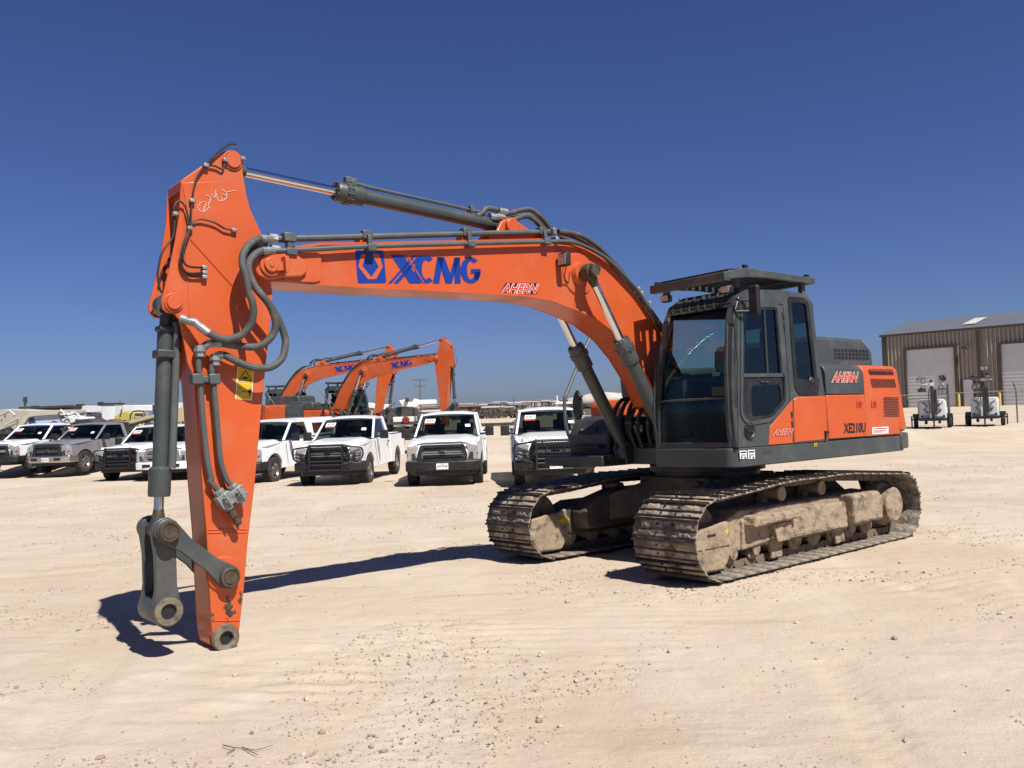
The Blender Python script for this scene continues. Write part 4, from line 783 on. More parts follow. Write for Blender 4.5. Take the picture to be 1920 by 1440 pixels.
# idler links (pin on stick -> rod pin), one each side
def linkbar(name, p0, p1, r0, r1, y0, y1, m, waist=.045):
    p0, p1 = Vector(p0), Vector(p1); d = (p1-p0); L_ = d.length; u = d/L_; v = Vector((-u.y, u.x)); pl = []
    for k in range(9): a = math.pi/2+math.pi*k/8; q = p0+u*(r0*math.cos(a))+v*(r0*math.sin(a)); pl.append(tuple(q))
    pl += [tuple(p0+u*L_*.3-v*waist), tuple(p0+u*L_*.7-v*waist)]
    for k in range(9): a = -math.pi/2+math.pi*k/8; q = p1+u*(r1*math.cos(a))+v*(r1*math.sin(a)); pl.append(tuple(q))
    pl += [tuple(p0+u*L_*.7+v*waist), tuple(p0+u*L_*.3+v*waist)]
    b = MB(); b.prism(pl, y0, y1); return P(b, name, m, 'stick', bevel=.008)
LK = LP(429, 1082, 1, .2); RP = LP(314, 996, 1, .2)
for s in (1, -1): linkbar('idler_link', (LK.x, LK.z), (RP.x, RP.z), .085, .085, s*.17, s*.205, 'grey', .055)
for s in (1, -1):
    b = MB(); b.lathe([(0, s*.15), (.07, s*.15), (.07, s*.235), (.063, s*.243), (.054, s*.243), (.052, s*.236), (.046, s*.236), (.044, s*.242), (0, s*.242)], 28, 1, (LK.x, 0, LK.z)); P(b, 'link_pin', 'grease', 'stick', smooth=30)
    b = MB(); b.lathe([(0, s*.11), (.075, s*.11), (.075, s*.22), (.07, s*.225), (.07, s*.25), (.063, s*.262), (.054, s*.262), (.052, s*.255), (.046, s*.255), (.044, s*.26), (0, s*.26)], 28, 1, (RP.x, 0, RP.z)); P(b, 'link_pin', 'grease', 'stick', smooth=30)
HP = LP(316, 1147, 1, .17)
for s in (1, -1): linkbar('bucket_link', (RP.x, RP.z), (HP.x, HP.z), .09, .10, s*.10, s*.155, 'grey', .07)
b = MB(); b.cyl((RP.x, -.1, RP.z), (RP.x, .1, RP.z), .055, seg=24); P(b, 'link_tube', 'grease', 'stick')
b = MB(); b.lathe([(.05, .175), (.098, .175), (.104, .16), (.104, -.16), (.098, -.175), (.05, -.175), (.05, .175)], 36, 1, (HP.x, 0, HP.z)); hl_ = P(b, 'link_bushing', 'grey', 'stick')
b = MB(); b.lathe([(.05, .165), (.055, .182), (.09, .182), (.097, .17)], 36, 1, (HP.x, 0, HP.z)); P(b, 'bushing_face', 'rim_steel', 'stick', hl_)
b = MB(); b.cyl((HP.x, .12, HP.z), (HP.x, .159, HP.z), .0495, seg=24); P(b, 'bore', 'txt', 'stick', hl_)  # black disc paints the dark depth of the link bushing
# hose bundle at the boom foot, shade put into the near-black hose colour
for k in range(9):
    y = .29-.10*k; b = MB(); x0 = .95+random.uniform(-.05, .05)
    b.tube(smoothpath([(.55, y*.8, 1.9-.02*k), (.85, y, 1.75), (x0+.05, y*1.1, 1.5), (x0+.04, y, 1.3), (x0-.08, y*.9, 1.12), (x0-.3, y*.6, 1.05)]), .024, 10); P(b, 'hydraulic_hose', 'shade_hose', 'house')
    b = MB(); b.cyl((x0+.055, y*1.1, 1.5), (x0+.05, y*1.06, 1.42), .03, seg=8); P(b, 'hose_fitting', 'dgrey', 'house')
b = MB()
for s in (.33, -.33): b.prism([(1.14, 1.2), (1.1, 1.28), (.95, 1.28), (.7, 1.03), (1.1, 1.03)], s-.09, s-.055); b.prism([(1.14, 1.2), (1.1, 1.28), (.95, 1.28), (.7, 1.03), (1.1, 1.03)], s+.055, s+.09)
for s in (.24, -.24): b.prism([(.1, 1.2), (.18, 1.65), (.42, 1.65), (.75, 1.2)], s-.03, s+.03)
P(b, 'boom_mount', 'dgrey', 'house', bevel=.01)
# ================================================================ ground
def gmat():
    m = bpy.data.materials.new('packed_sand'); m.use_nodes = True; t = m.node_tree; b = t.nodes['Principled BSDF']; b.inputs['Roughness'].default_value = .95; b.inputs['Specular IOR Level'].default_value = .15
    tc = t.nodes.new('ShaderNodeTexCoord'); L_ = t.links.new
    def noi(sc, det=8, rough=.6, stretch=None):
        n = t.nodes.new('ShaderNodeTexNoise'); n.inputs['Scale'].default_value = sc; n.inputs['Detail'].default_value = det; n.inputs['Roughness'].default_value = rough
        if stretch:
            mp = t.nodes.new('ShaderNodeMapping'); mp.inputs['Rotation'].default_value = (0, 0, stretch[0]); mp.inputs['Scale'].default_value = (stretch[1], stretch[2], 1); L_(tc.outputs['Object'], mp.inputs[0]); L_(mp.outputs[0], n.inputs['Vector'])
        else: L_(tc.outputs['Object'], n.inputs['Vector'])
        return n.outputs[0]
    def ramp(src, lo, hi):
        r = t.nodes.new('ShaderNodeMapRange'); r.inputs[1].default_value = lo; r.inputs[2].default_value = hi; L_(src, r.inputs[0]); return r.outputs[0]
    def mix(a, b_, f):
        x = t.nodes.new('ShaderNodeMix'); x.data_type = 'RGBA'
        for s, v in ((6, a), (7, b_)):
            if isinstance(v, tuple): x.inputs[s].default_value = (*v, 1)
            else: L_(v, x.inputs[s])
        L_(f, x.inputs[0]); return x.outputs[2]
    c = mix((.490, .405, .318), (.43, .343, .26), ramp(noi(.35), .42, .62))
    c = mix(c, (.51, .445, .355), ramp(noi(.9, 6, .6, (.5, 1, .25)), .52, .74))
    c = mix(c, (.35, .275, .203), ramp(noi(1.6, 10, .7, (-.45, .3, 2.2)), .55, .75))
    c = mix(c, (.28, .215, .16), ramp(noi(28, 4, .6), .66, .76))
    c = mix(c, (.52, .45, .375), ramp(noi(45, 3, .5), .66, .74))
    L_(c, b.inputs['Base Color'])
    bp = t.nodes.new('ShaderNodeBump'); bp.inputs['Strength'].default_value = .55; bp.inputs['Distance'].default_value = .03; L_(noi(14, 9, .72), bp.inputs['Height'])
    b2 = t.nodes.new('ShaderNodeBump'); b2.inputs['Strength'].default_value = .45; b2.inputs['Distance'].default_value = .012; L_(noi(70, 6, .7), b2.inputs['Height']); L_(bp.outputs[0], b2.inputs['Normal']); L_(b2.outputs[0], b.inputs['Normal'])
    return m
GM = gmat()
LANES = [(1.35, 2.4, 1.75, 5.2, .13), (2.0, 2.4, 4.4, 7.6, .15), (2.9, 2.4, 6.0, 8.2, .15), (-2.2, 3.0, -4.6, 12, .16), (-6, 9.5, 9, 15.5, .2), (-6, 11.2, 9, 17.6, .2), (-9, 18, 4, 14, .2)]
CHURN = [(.35, 5.6, 1.0, .15), (-.55, 6.4, .9, .1), (.9, 6.6, .9, .2), (-1.3, 5.2, .7, .1), (3.6, 7.2, .9, -.5), (-3.6, 7.0, 1.0, .3)]
def micro(x, y):
    d = max(y, 2); k = 1-sstep(18, 40, y)
    n = noise.noise(Vector((x*.35, y*.35, 3)))*.018 + noise.noise(Vector((x*1.7, y*1.7, 9)))*.008
    f = noise.fractal(Vector((x*4, y*4, 1)), .9, 2.1, 4)*.009
    # churned ruts: turning track marks and a worn wheel path
    c = max(0, noise.fractal(Vector((x*.55+y*.15, y*.8-x*.2, 4)), .8, 2.2, 4)-.05); f += min(c, .6)*.035*noise.noise(Vector((x*22, y*22, 2)))+min(c, .6)*.02*noise.noise(Vector((x*9, y*9, 2)))
    u = x*.35+y*.94; m_ = sstep(-.1, .25, noise.noise(Vector((x*.3, y*.3, 8))))*sstep(.2, .7, math.sin(x*1.1-y*1.7)); f += m_*.016*abs(math.sin(u*15))*(.6+noise.noise(Vector((x*3, y*3, 4))))
    # tyre lanes: pressed smooth, with a faint tread across them
    for (ax_, ay_, bx_, by_, wd) in LANES:
        L_ = math.hypot(bx_-ax_, by_-ay_); ux, uy = (bx_-ax_)/L_, (by_-ay_)/L_; s_ = (x-ax_)*ux+(y-ay_)*uy; t_ = -(x-ax_)*uy+(y-ay_)*ux+.12*math.sin(s_*.5)
        m = sstep(wd, wd*.75, abs(t_)) if abs(t_) < wd else 0
        if m and -.2 < s_ < L_: f = f*(1-.85*m)-.012*m+m*.004*math.sin(s_*48+(9 if t_ > 0 else -9)*abs(t_)*6); f += .010*sstep(wd*.8, wd*.95, abs(t_))*m
    # churned ridges left by a turning crawler
    for (cx_, cy_, rr_, an) in CHURN:
        d2 = math.hypot((x-cx_), (y-cy_)*.8)/rr_
        if d2 < 1: m = sstep(1, .4, d2)*(.5+.8*noise.noise(Vector((x*2, y*2, 7)))); q = (x-cx_)*math.sin(an)+(y-cy_)*math.cos(an)+.05*noise.noise(Vector((x*1.5, y*1.5, 3))); f += m*.007*math.sin(q*2*math.pi/.17)
    return (n+f)*k
rows = []; y = -6.0
ys = [-6, -2, 0, 1, 1.8]; y = 2.4
while y < 900: ys.append(y); y *= 1.005 if y < 12 else 1.011 if y < 22 else (1.03 if y < 90 else 1.12)
ys += [1200, 2500, 5000]
NXC = 420; b = MB()
for y in ys:
    hw = max(7, abs(y)*.85+6) if y < 60 else y*1.2
    for i in range(NXC+1):
        x = -hw+2*hw*i/NXC; b.v.append((x, y, zg(x, y)+(micro(x, y) if 1 < y < 40 else 0)))
n = NXC+1
for j in range(len(ys)-1):
    for i in range(NXC): b.f.append((j*n+i, j*n+i+1, (j+1)*n+i+1, (j+1)*n+i)); b.mi.append(0)
ground = struct(b.build('ground', GM, None, smooth=180, fix=False)); ground['label'] = 'pale packed sand yard'
# loose gravel: thousands of small stones, one object
GV = [mat('pale_pebble', (.58, .48, .37), (.48, .385, .29), .95, scale=30), mat('dark_pebble', (.36, .28, .21), (.46, .37, .28), .95, scale=30), mat('white_pebble', (.64, .55, .45), (.56, .46, .36), .95, scale=30)]
ico = [(0, 0, 1), (.89, 0, .45), (.28, .85, .45), (-.72, .53, .45), (-.72, -.53, .45), (.28, -.85, .45), (.72, .53, -.45), (-.28, .85, -.45), (-.89, 0, -.45), (-.28, -.85, -.45), (.72, -.53, -.45), (0, 0, -1)]
icf = [(0, 1, 2), (0, 2, 3), (0, 3, 4), (0, 4, 5), (0, 5, 1), (1, 6, 2), (2, 7, 3), (3, 8, 4), (4, 9, 5), (5, 10, 1), (6, 7, 2), (7, 8, 3), (8, 9, 4), (9, 10, 5), (10, 6, 1), (6, 11, 7), (7, 11, 8), (8, 11, 9), (9, 11, 10), (10, 11, 6)]
octv = [(1, 0, 0), (-1, 0, 0), (0, 1, 0), (0, -1, 0), (0, 0, 1), (0, 0, -1)]; octf = [(4, 0, 2), (4, 2, 1), (4, 1, 3), (4, 3, 0), (5, 2, 0), (5, 1, 2), (5, 3, 1), (5, 0, 3)]
b = MB(); rg = random.Random(3)
def clump(x, y): return noise.fractal(Vector((x*.55+y*.15, y*.8-x*.2, 4)), .8, 2.2, 4)
for k in range(60000):
    d = 3.0*math.exp(rg.random()**.8*2.1); x = rg.uniform(-.7, .7)*d+rg.uniform(-.5, .5)
    c = clump(x, d)
    if c+rg.uniform(-.13, .13) < .17 and rg.random() > .022: continue
    big = rg.random() < .02
    r = (.0034+.0062*rg.random()**2)*(.75+.3*d/6) if not big else rg.uniform(.011, .021)
    b.m = rg.choice((0, 0, 1, 1, 2)); z = zg(x, d)+micro(x, d); a = rg.random()*6.3; ca, sa = math.cos(a), math.sin(a); sx, sy, sz = r*rg.uniform(.8, 1.6), r*rg.uniform(.7, 1.2), r*rg.uniform(.5, 1.0)
    V, Fc = (ico, icf) if (big or (d < 6 and rg.random() < .4)) else (octv, octf); tx, ty = rg.uniform(-.3, .3), rg.uniform(-.3, .3)
    b.add([(x+ca*p[0]*sx-sa*p[1]*sy, d+sa*p[0]*sx+ca*p[1]*sy, z+sz*.35+p[2]*sz+tx*p[0]*sz+ty*p[1]*sz) for p in V], Fc)
g = b.build('loose_gravel', GV, None, smooth=0, fix=False); tag(g, 'small pale stones scattered over the sand', 'gravel', kind='stuff')
def gpt(px, py):
    d = ray(px, py); t = 5.0
    for _ in range(60):
        p = CAMP+d*t; e = p.z-zg(p.x, p.y); t += e/(-d.z+1e-6)*.7 if d.z < 0 else 0
    return CAMP+d*t
# a few bigger stones one can tell apart
for i, (px, py, r, lb) in enumerate(((1302, 1108, .028, 'pale stone lying just in front of the near crawler track'), (1012, 1232, .02, 'small stone on open sand in the middle foreground'), (800, 1308, .018, 'small stone in the left centre foreground sand'), (1012, 1348, .02, 'grey stone nearest the bottom centre of the picture'), (1065, 1130, .03, 'pale stone between the two crawler tracks'), (545, 1378, .016, 'stone just right of the dry twig'))):
    p = gpt(px, py); b = MB(); rr = random.Random(i)
    b.add([(q[0]*r*rr.uniform(.9, 1.4), q[1]*r*rr.uniform(.7, 1.1), q[2]*r*.65*rr.uniform(.8, 1.1)) for q in ico], icf); o = b.build('stone', GV[0], None, smooth=50, bevel=.004); o.location = (p.x, p.y, zg(p.x, p.y)+r*.35+micro(p.x, p.y)); o.rotation_euler[2] = i; tag(o, lb, 'stone', 'larger stones on the sand')
# dry twig
b = MB()
for l in ([(418, 1400), (440, 1407), (455, 1404), (480, 1409), (512, 1402)], [(455, 1404), (470, 1414), (484, 1417)], [(440, 1407), (425, 1418)]):
    b.tube([gpt(*q)+Vector((0, 0, .008+.005*math.sin(i*2))) for i, q in enumerate(l)], [.0028-.0018*i/len(l) for i in range(len(l))], 5)
tag(b.build('dry_twig', mat('dead_wood', (.09, .06, .04), (.16, .12, .08), .9, scale=30)), 'thin dry forked twig lying on the sand in the foreground', 'twig')
# ================================================================ pickups
def quad(b, p0, p1, p2, p3): b.add([p0, p1, p2, p3], [(0, 1, 2, 3)])
WHEEL = None
def pickup(label, loc, rz, paint='wpaint', guard=None, bumper='black', front='bars', crew=False, shell=False, dually=False, plate=None, tagno=None, grille='black', name='pickup_truck', bed=True, small=False):
    T = thing(name, label, 'pickup truck', loc, rz, 'pickup trucks parked in a row')
    def Q(mb, nm, m, par=T, **k): return mb.build(nm, m, par, **k)
    wr = .40 if not dually else .42; fx_, rx = 1.93, -1.75; cb = -.72 if not crew else -1.35
    def arch(cx, r=.50): return [(cx+r*math.cos(R_(a)), .40+r*math.sin(R_(a))) for a in range(0, 181, 15)]
    # fenders and cab sides
    lower = [(2.62, .50), (2.80, .62), (2.84, .92), (2.74, 1.12), (2.2, 1.165), (1.22, 1.235), (.9, 1.25), (cb, 1.27), (cb, .44)]
    pl = lower + [(fx_-.50, .44)] + list(reversed(arch(fx_)))[0:] + [(fx_+.50, .44)]
    pl = [(2.62, .50), (2.80, .62), (2.84, .92), (2.74, 1.12), (2.2, 1.165), (1.22, 1.235), (cb, 1.27), (cb, .42), (fx_-.52, .42)]+[(fx_-.50*math.cos(R_(a)), .40+.50*math.sin(R_(a))) for a in range(0, 181, 15)]+[(fx_+.52, .50)]
    b = MB(); b.prism(pl, -.97, .97)
    b.v = [(x, y*(1-.10*sstep(2.0, 2.85, x))*(1-.05*sstep(1.0, 1.28, z))*(1-.05*sstep(.7, .4, z) if z < .7 else 1), z) for x, y, z in b.v]
    body = Q(b, 'body', paint, bevel=.05, seg=3)
    b = MB(); NI, NJ = 9, 11; vs = []
    for i in range(NI):
        x = 1.16+1.62*i/(NI-1)
        for j in range(NJ):
            u = -1+2*j/(NJ-1); vs.append((x, u*.86*(1-.1*sstep(2.0, 2.85, x)), 1.255-.085*sstep(1.2, 2.8, x)-.05*sstep(2.5, 2.8, x)+.045*(1-abs(u)**3)+(.012 if .55 < abs(u) < .8 else 0)-.045*abs(u)**8))
    b.add(vs, [(i*NJ+j, i*NJ+j+1, (i+1)*NJ+j+1, (i+1)*NJ+j) for i in range(NI-1) for j in range(NJ-1)])
    # close the hood underneath so that it has thickness
    b.box((1.97, 0, 1.12), (1.5, 1.5, .16)); Q(b, 'hood', paint, smooth=50)
    # cab top
    zb, zr = 1.26, 1.90; bx0, rx0, rx1 = 1.18, .36, cb+.10; hb, hr = .90, .735
    pts_ = dict(A=(bx0, hb-.03, zb), a=(rx0, hr, zr-.03), B=(cb+.02, hb, zb), b_=(rx1, hr, zr-.03))
    b = MB()
    def bar(p, q, w_, h_):
        for s in (1, -1):
            P0 = Vector((p[0], p[1]*s, p[2])); P1 = Vector((q[0], q[1]*s, q[2])); d = (P1-P0); u = Vector((1, 0, 0)); v = Vector((0, 1, 0))
            b.add([P0+u*w_*i+v*h_*j for i, j in ((-1, -1), (1, -1), (1, 1), (-1, 1))]+[P1+u*w_*i+v*h_*j for i, j in ((-1, -1), (1, -1), (1, 1), (-1, 1))], [(0, 1, 2, 3), (7, 6, 5, 4)]+[(i, (i+1) % 4, 4+(i+1) % 4, 4+i) for i in range(4)])
    bar(pts_['A'], pts_['a'], .055, .03); b.box((rx0, 0, zr-.06), (.06, 1.4, .05)); bar(pts_['B'], pts_['b_'], .09, .035)
    if crew: bar((.12, hb, zb), (.02, hr, zr-.03), .05, .03)
    b.box(((cb+.04), 0, 1.31), (.06, 1.7, .12)); Q(b, 'cab_pillars', paint, bevel=.015)
    b = MB(); vs = []; NI, NJ = 7, 9
    for i in range(NI):
        x = rx0+.08-(rx0+.08-rx1+.06)*i/(NI-1)
        for j in range(NJ):
            u = -1+2*j/(NJ-1); e = sstep(0, .25, (i)/(NI-1))*sstep(0, .2, 1-i/(NI-1)) if 0 < i < NI-1 else 0
            vs.append((x, u*(hr+.03), zr-.045+.075*(1-u**4)*(.35+.65*e)))
    top_ = len(vs); vs += [(x, y, zr-.09) for x, y, z in vs]
    g = lambda i, j, o=0: o+i*NJ+j
    fs = [(g(i, j), g(i, j+1), g(i+1, j+1), g(i+1, j)) for i in range(NI-1) for j in range(NJ-1)]+[(g(i, j, top_), g(i+1, j, top_), g(i+1, j+1, top_), g(i, j+1, top_)) for i in range(NI-1) for j in range(NJ-1)]
    fs += [(g(0, j), g(0, j, top_), g(0, j+1, top_), g(0, j+1)) for j in range(NJ-1)]+[(g(NI-1, j), g(NI-1, j+1), g(NI-1, j+1, top_), g(NI-1, j, top_)) for j in range(NJ-1)]+[(g(i, 0), g(i+1, 0), g(i+1, 0, top_), g(i, 0, top_)) for i in range(NI-1)]+[(g(i, NJ-1), g(i, NJ-1, top_), g(i+1, NJ-1, top_), g(i+1, NJ-1)) for i in range(NI-1)]
    b.add(vs, fs); Q(b, 'roof', paint, smooth=50)
    gl = 'tglass'
    b = MB(); NJ = 7; vs = [(bx0-.0+.06*(1-u*u)+.0, u*(hb-.05), zb-.01) for u in [-1+2*j/(NJ-1) for j in range(NJ)]]+[(rx0+.03+.05*(1-u*u), u*(hr-.02), zr-.045) for u in [-1+2*j/(NJ-1) for j in range(NJ)]]
    b.add(vs, [(j, j+1, NJ+j+1, NJ+j) for j in range(NJ-1)]); ws = Q(b, 'windshield', gl)
    b = MB(); b.tube([(bx0+.07, -.1, zb+.035), (bx0-.02, -.6, zb+.075)], .011, 5); b.tube([(bx0+.08, .5, zb+.03), (bx0+.01, .0, zb+.085)], .011, 5); b.box((bx0+.06, 0, zb-.005), (.1, 1.68, .03)); Q(b, 'wiper', 'black', ws)
    for s in (1, -1):
        b = MB(); xa, xb = (cb+.10, .08) if not crew else (.17, .08)
        def sg(x0, x1, X0, X1): quad(b, (x0, s*(hb-.012), zb+.0), (x1, s*(hb-.012), zb), (X1, s*(hr-.002), zr-.06), (X0, s*(hr-.002), zr-.06))
        sg(bx0-.06, cb+.05, rx0-.03, rx1+.03); Q(b, 'side_window', 'sglass')
    b = MB(); quad(b, (cb+.03, -.8, zb+.1), (cb+.03, .8, zb+.1), (rx1+.02, .7, zr-.07), (rx1+.02, -.7, zr-.07)); Q(b, 'rear_window', gl)
    b = MB()
    for y in (.42, -.42): b.box((-.1, y, 1.05), (.45, .5, .2)); b.prism([(-.25, 1.1), (-.15, 1.1), (-.32, 1.58), (-.42, 1.58)], y-.24, y+.24); b.prism([(-.36, 1.57), (-.28, 1.57), (-.32, 1.76), (-.40, 1.76)], y-.13, y+.13)
    Q(b, 'seats', 'seat', bevel=.03)
    b = MB(); b.box((.85, 0, 1.12), (.5, 1.66, .22)); b.box((.1, 0, .75), (1.9, 1.7, .1)); b.lathe([(.17, -.01), (.19, 0), (.17, .01)], 20, 0, (0, 0, 0))
    Q(b, 'dashboard', 'inter')
    # bed
    if bed:
        b = MB(); z1 = 1.30
        for s in (1, -1):
            pl = [(cb-.03, .44), (cb-.03, z1), (-2.86, z1+.01), (-2.90, .58), (rx-.52, .50)]+[(rx-.50*math.cos(R_(a)), .40+.50*math.sin(R_(a))) for a in range(0, 181, 15)]+[(rx+.52, .44)]
            b.prism(pl, s*.90, s*.985)
        b.box((-2.86, 0, .95), (.07, 1.84, .72)); b.box((cb-.06, 0, .98), (.05, 1.84, .62)); b.box(((cb-2.86)/2, 0, .72), (2.86+cb, 1.84, .05)); Q(b, 'cargo_bed', paint, bevel=.03, seg=3)
        b = MB()
        for s in (1, -1): b.box(((cb-2.86)/2, s*.94, z1+.008), (2.80+cb, .10, .02))
        Q(b, 'bed_rail', 'black')
        b = MB(); b.box((-2.98, 0, .58), (.16, 1.8, .2)); Q(b, 'rear_bumper', 'bchrome', bevel=.03)
        for s in (1, -1): b = MB(); b.box((-2.88, s*.93, 1.02), (.06, .12, .42)); Q(b, 'tail_light', 'red', bevel=.015)
    else:
        b = MB(); b.box((-1.9, 0, .62), (2.2, .8, .18)); b.box((-1.95, 0, .86), (2.5, 2.1, .1)); b.prism([(cb-.05, .9), (cb-.05, 1.9), (cb-.12, 1.9), (cb-.12, .9)], -.95, .95); Q(b, 'flat_deck', 'dgrey', bevel=.01)
    b = MB(); b.box((.2, 0, .52), (4.6, 1.3, .22)); b.cyl((fx_, -.7, .4), (fx_, .7, .4), .07, seg=10); b.cyl((rx, -.7, .4), (rx, .7, .4), .07, seg=10); b.box((fx_, 0, .62), (1.1, 1.3, .5)); b.box((rx, 0, .66), (1.1, 1.3, .4)); b.box((2.3, 0, .62), (.5, 1.5, .35)); Q(b, 'chassis', 'black')
    if shell:
        b = MB(); b.prism([(cb-.08, 1.31), (cb-.02, 1.92), (-2.75, 1.95), (-2.88, 1.31)], -.90, .90); b.v = [(x, y*(1-.12*sstep(1.4, 1.86, z)), z) for x, y, z in b.v]; c = Q(b, 'bed_cap', paint, bevel=.05, seg=3)
        for s in (1, -1):
            b = MB(); b.add([(cb-.25, s*.897, 1.42), (-2.6, s*.897, 1.42), (-2.55, s*.825, 1.76), (cb-.25, s*.825, 1.76)], [(0, 1, 2, 3)]); Q(b, 'cap_window', 'dglass', c)
    # door lines, handle, mirrors
    for s in (1, -1):
        b = MB(); y = s*.968
        for l in ([(1.12, 1.2), (1.08, .62), (.95, .47)], [(cb+.12, 1.24), (cb+.12, .5)]) + (([(.1, 1.24), (.1, .5)],) if crew else ()):
            for p, q in zip(l, l[1:]): b.tube([(p[0], y*(.955 if p[1] > 1.1 else 1), p[1]), (q[0], y*(.955 if q[1] > 1.1 else 1), q[1])], .006, 4)
        Q(b, 'door_gap', 'black')
        b = MB(); b.box((cb+.28, s*.975, 1.10), (.17, .03, .05)); Q(b, 'door_handle', 'black', bevel=.01)
        b = MB(); b.prism([(.86, 1.23), (.98, 1.23), (.96, 1.48), (.86, 1.48)], s*1.04, s*1.27); b.tube([(.92, s*.88, 1.28), (.92, s*1.1, 1.30)], .03, 8); Q(b, 'side_mirror', 'black', bevel=.03, seg=3)
        # wheels
    for wx in (fx_, rx):
        for s in (1, -1):
            yo = s*(.97 if not (dually and wx == rx) else 1.12); b = MB()
            pr = [(wr*.60, yo-s*.24), (wr*.93, yo-s*.25), (wr, yo-s*.22), (wr, yo-s*.03), (wr*.94, yo), (wr*.66, yo-s*.005), (wr*.60, yo-s*.03)]
            b.lathe(pr, 36, 1, (wx, 0, wr-.01))
            for k in range(36): a = 2*math.pi*k/36; b.box((wx+wr*1.0*math.cos(a), yo-s*.06*(1+(k % 2)), wr-.01+wr*1.0*math.sin(a)), (.018, .09, .03), Matrix.Rotation(-a, 3, 'Y'))
            wh = Q(b, 'wheel', 'tyre')
            b = MB(); b.lathe([(wr*.62, yo-s*.02), (wr*.58, yo-s*.05), (wr*.50, yo-s*.09), (wr*.28, yo-s*.05), (wr*.26, yo-s*.03), (wr*.12, yo-s*.02), (0, yo-s*.02)], 30, 1, (wx, 0, wr-.01))
            for k in range(5): a = 2*math.pi*k/5+.3; b.box((wx+wr*.4*math.cos(a), yo-s*.045, wr-.01+wr*.4*math.sin(a)), (wr*.42, .03, .07), Matrix.Rotation(-a, 3, 'Y'))
            Q(b, 'rim', 'rim', wh, smooth=30)
    # ---- front end
    F0 = 2.84
    b = MB(); cutplate(b, rounded([(-.60, .66), (.60, .66), (.64, .80), (.56, 1.10), (-.56, 1.10), (-.64, .80)], .06), [rounded([(-.50, .74), (.50, .74), (.53, .82), (.47, 1.03), (-.47, 1.03), (-.53, .82)], .05)], F0-.04, F0+.045, 0)
    gr = Q(b, 'grille', grille, bevel=.012)
    b = MB(); b.box((F0-.02, 0, .88), (.02, 1.0, .3)); Q(b, 'grille_backing', 'txt', gr)
    b = MB()
    if front == 'bars':
        for z in (.80, .89, .97): b.box((F0+.01, 0, z), (.035, 1.0, .028))
    elif front == 'split':
        for z in (.83, .99): b.box((F0+.012, 0, z), (.03, 1.02, .035))
        b.box((F0+.03, 0, .905), (.04, 1.12, .05))
    else:
        for z in (.79, .86, .93, .99): b.box((F0+.01, 0, z), (.025, 1.0, .012))
        for y in (-.2, .2): b.tube([(F0+.03, y*1.4, .98), (F0+.03, y*.8, .80)], .012, 6)
    Q(b, 'grille_bar', grille if front == 'split' else 'txt', gr, bevel=.005)
    if front != 'split':
        b = MB(); b.lathe([(0, 0), (1, 0), (1, .015), (.9, .02), (.88, .012), (0, .012)], 28, 0); b.v = [(F0+.04+x, y*.115, .90+z*.046) for x, y, z in b.v]; Q(b, 'badge', 'zinc', gr)
        b = MB(); b.lathe([(0, 0), (1, 0), (1, .003), (0, .003)], 24, 0); b.v = [(F0+.0535+x, y*.098, .90+z*.037) for x, y, z in b.v]; Q(b, 'badge_face', 'txt', gr)
    for s in (1, -1):
        hd = [(s*.62, .72), (s*.66, .80), (s*.60, 1.08), (s*.86, 1.08), (s*.90, .98), (s*.90, .70)] if front != 'split' else [(s*.62, .70), (s*.62, 1.06), (s*.88, 1.04), (s*.90, .70)]
        b = MB(); b.prism(hd, F0-.25, F0-.0, 0); h = Q(b, 'headlight', 'lens', bevel=.02)
        b = MB(); b.prism([(s*.645, .735), (s*.68, .82), (s*.70, .90), (s*.78, .90), (s*.78, .72)], F0, F0+.004, 0); Q(b, 'lamp_bowl', 'dgrey', h)
        b = MB(); b.box((F0-.06, s*.885, .86), (.12, .04, .08)); Q(b, 'turn_signal', 'amber', h, bevel=.01)
    bm_ = {'black': 'black', 'chrome': 'bchrome', 'white': 'wpaint'}[bumper]
    b = MB(); b.prism([(2.35, .97), (2.80, .95), (2.93, .72), (2.96, .40), (2.96, -.40), (2.93, -.72), (2.80, -.95), (2.35, -.97), (2.35, -.85), (2.7, -.6), (2.7, .6), (2.35, .85)], .44, .685, 2); fb = Q(b, 'front_bumper', bm_, bevel=.03, seg=3)
    b = MB(); b.prism([(2.4, .9), (2.86, .7), (2.90, 0), (2.86, -.7), (2.4, -.9)], .33, .45, 2); Q(b, 'air_dam', 'black', fb, bevel=.02)
    b = MB(); b.box((2.952, .5, .57), (.02, .28, .10)); b.box((2.952, -.5, .57), (.02, .28, .10)); Q(b, 'bumper_recess', 'txt', fb)
    if plate:
        b = MB(); b.box((2.975 if not guard else 3.03, 0, .56), (.012, .30, .15)); pp_ = Q(b, 'license_plate', 'white', fb)
        x = 2.982 if not guard else 3.037
        decal_text(plate, (x, -.13, .515), (x, .13, .515), (x, -.13, .59), 'txt', 'plate_lettering', fb, offset=.01, lift=.002); decal_text('TEXAS', (x, -.045, .607), (x, .045, .607), (x, -.045, .625), 'txt', 'plate_lettering', fb, offset=.01, lift=.002)
    if guard:
        b = MB()
        for s in (1, -1): b.prism([(2.90, .46), (3.06, .46), (3.04, 1.14), (2.98, 1.19), (2.93, 1.14)], s*.43, s*.475)
        for z in (1.15, .72, .62, .48): b.tube([(3.0, -.45, z), (3.0, .45, z)], .031, 8)
        if guard == 'mesh':
            for z in (.80, .87, .94, 1.01, 1.08): b.tube([(3.0, -.43, z), (3.0, .43, z)], .009, 5)
            for k in range(-5, 6): b.tube([(3.0, k*.078, .74), (3.0, k*.078, 1.13)], .007, 5)
            for s in (1, -1): b.tube([(3.01, s*.30, 1.12), (3.01, s*.16, .90)], .012, 6)
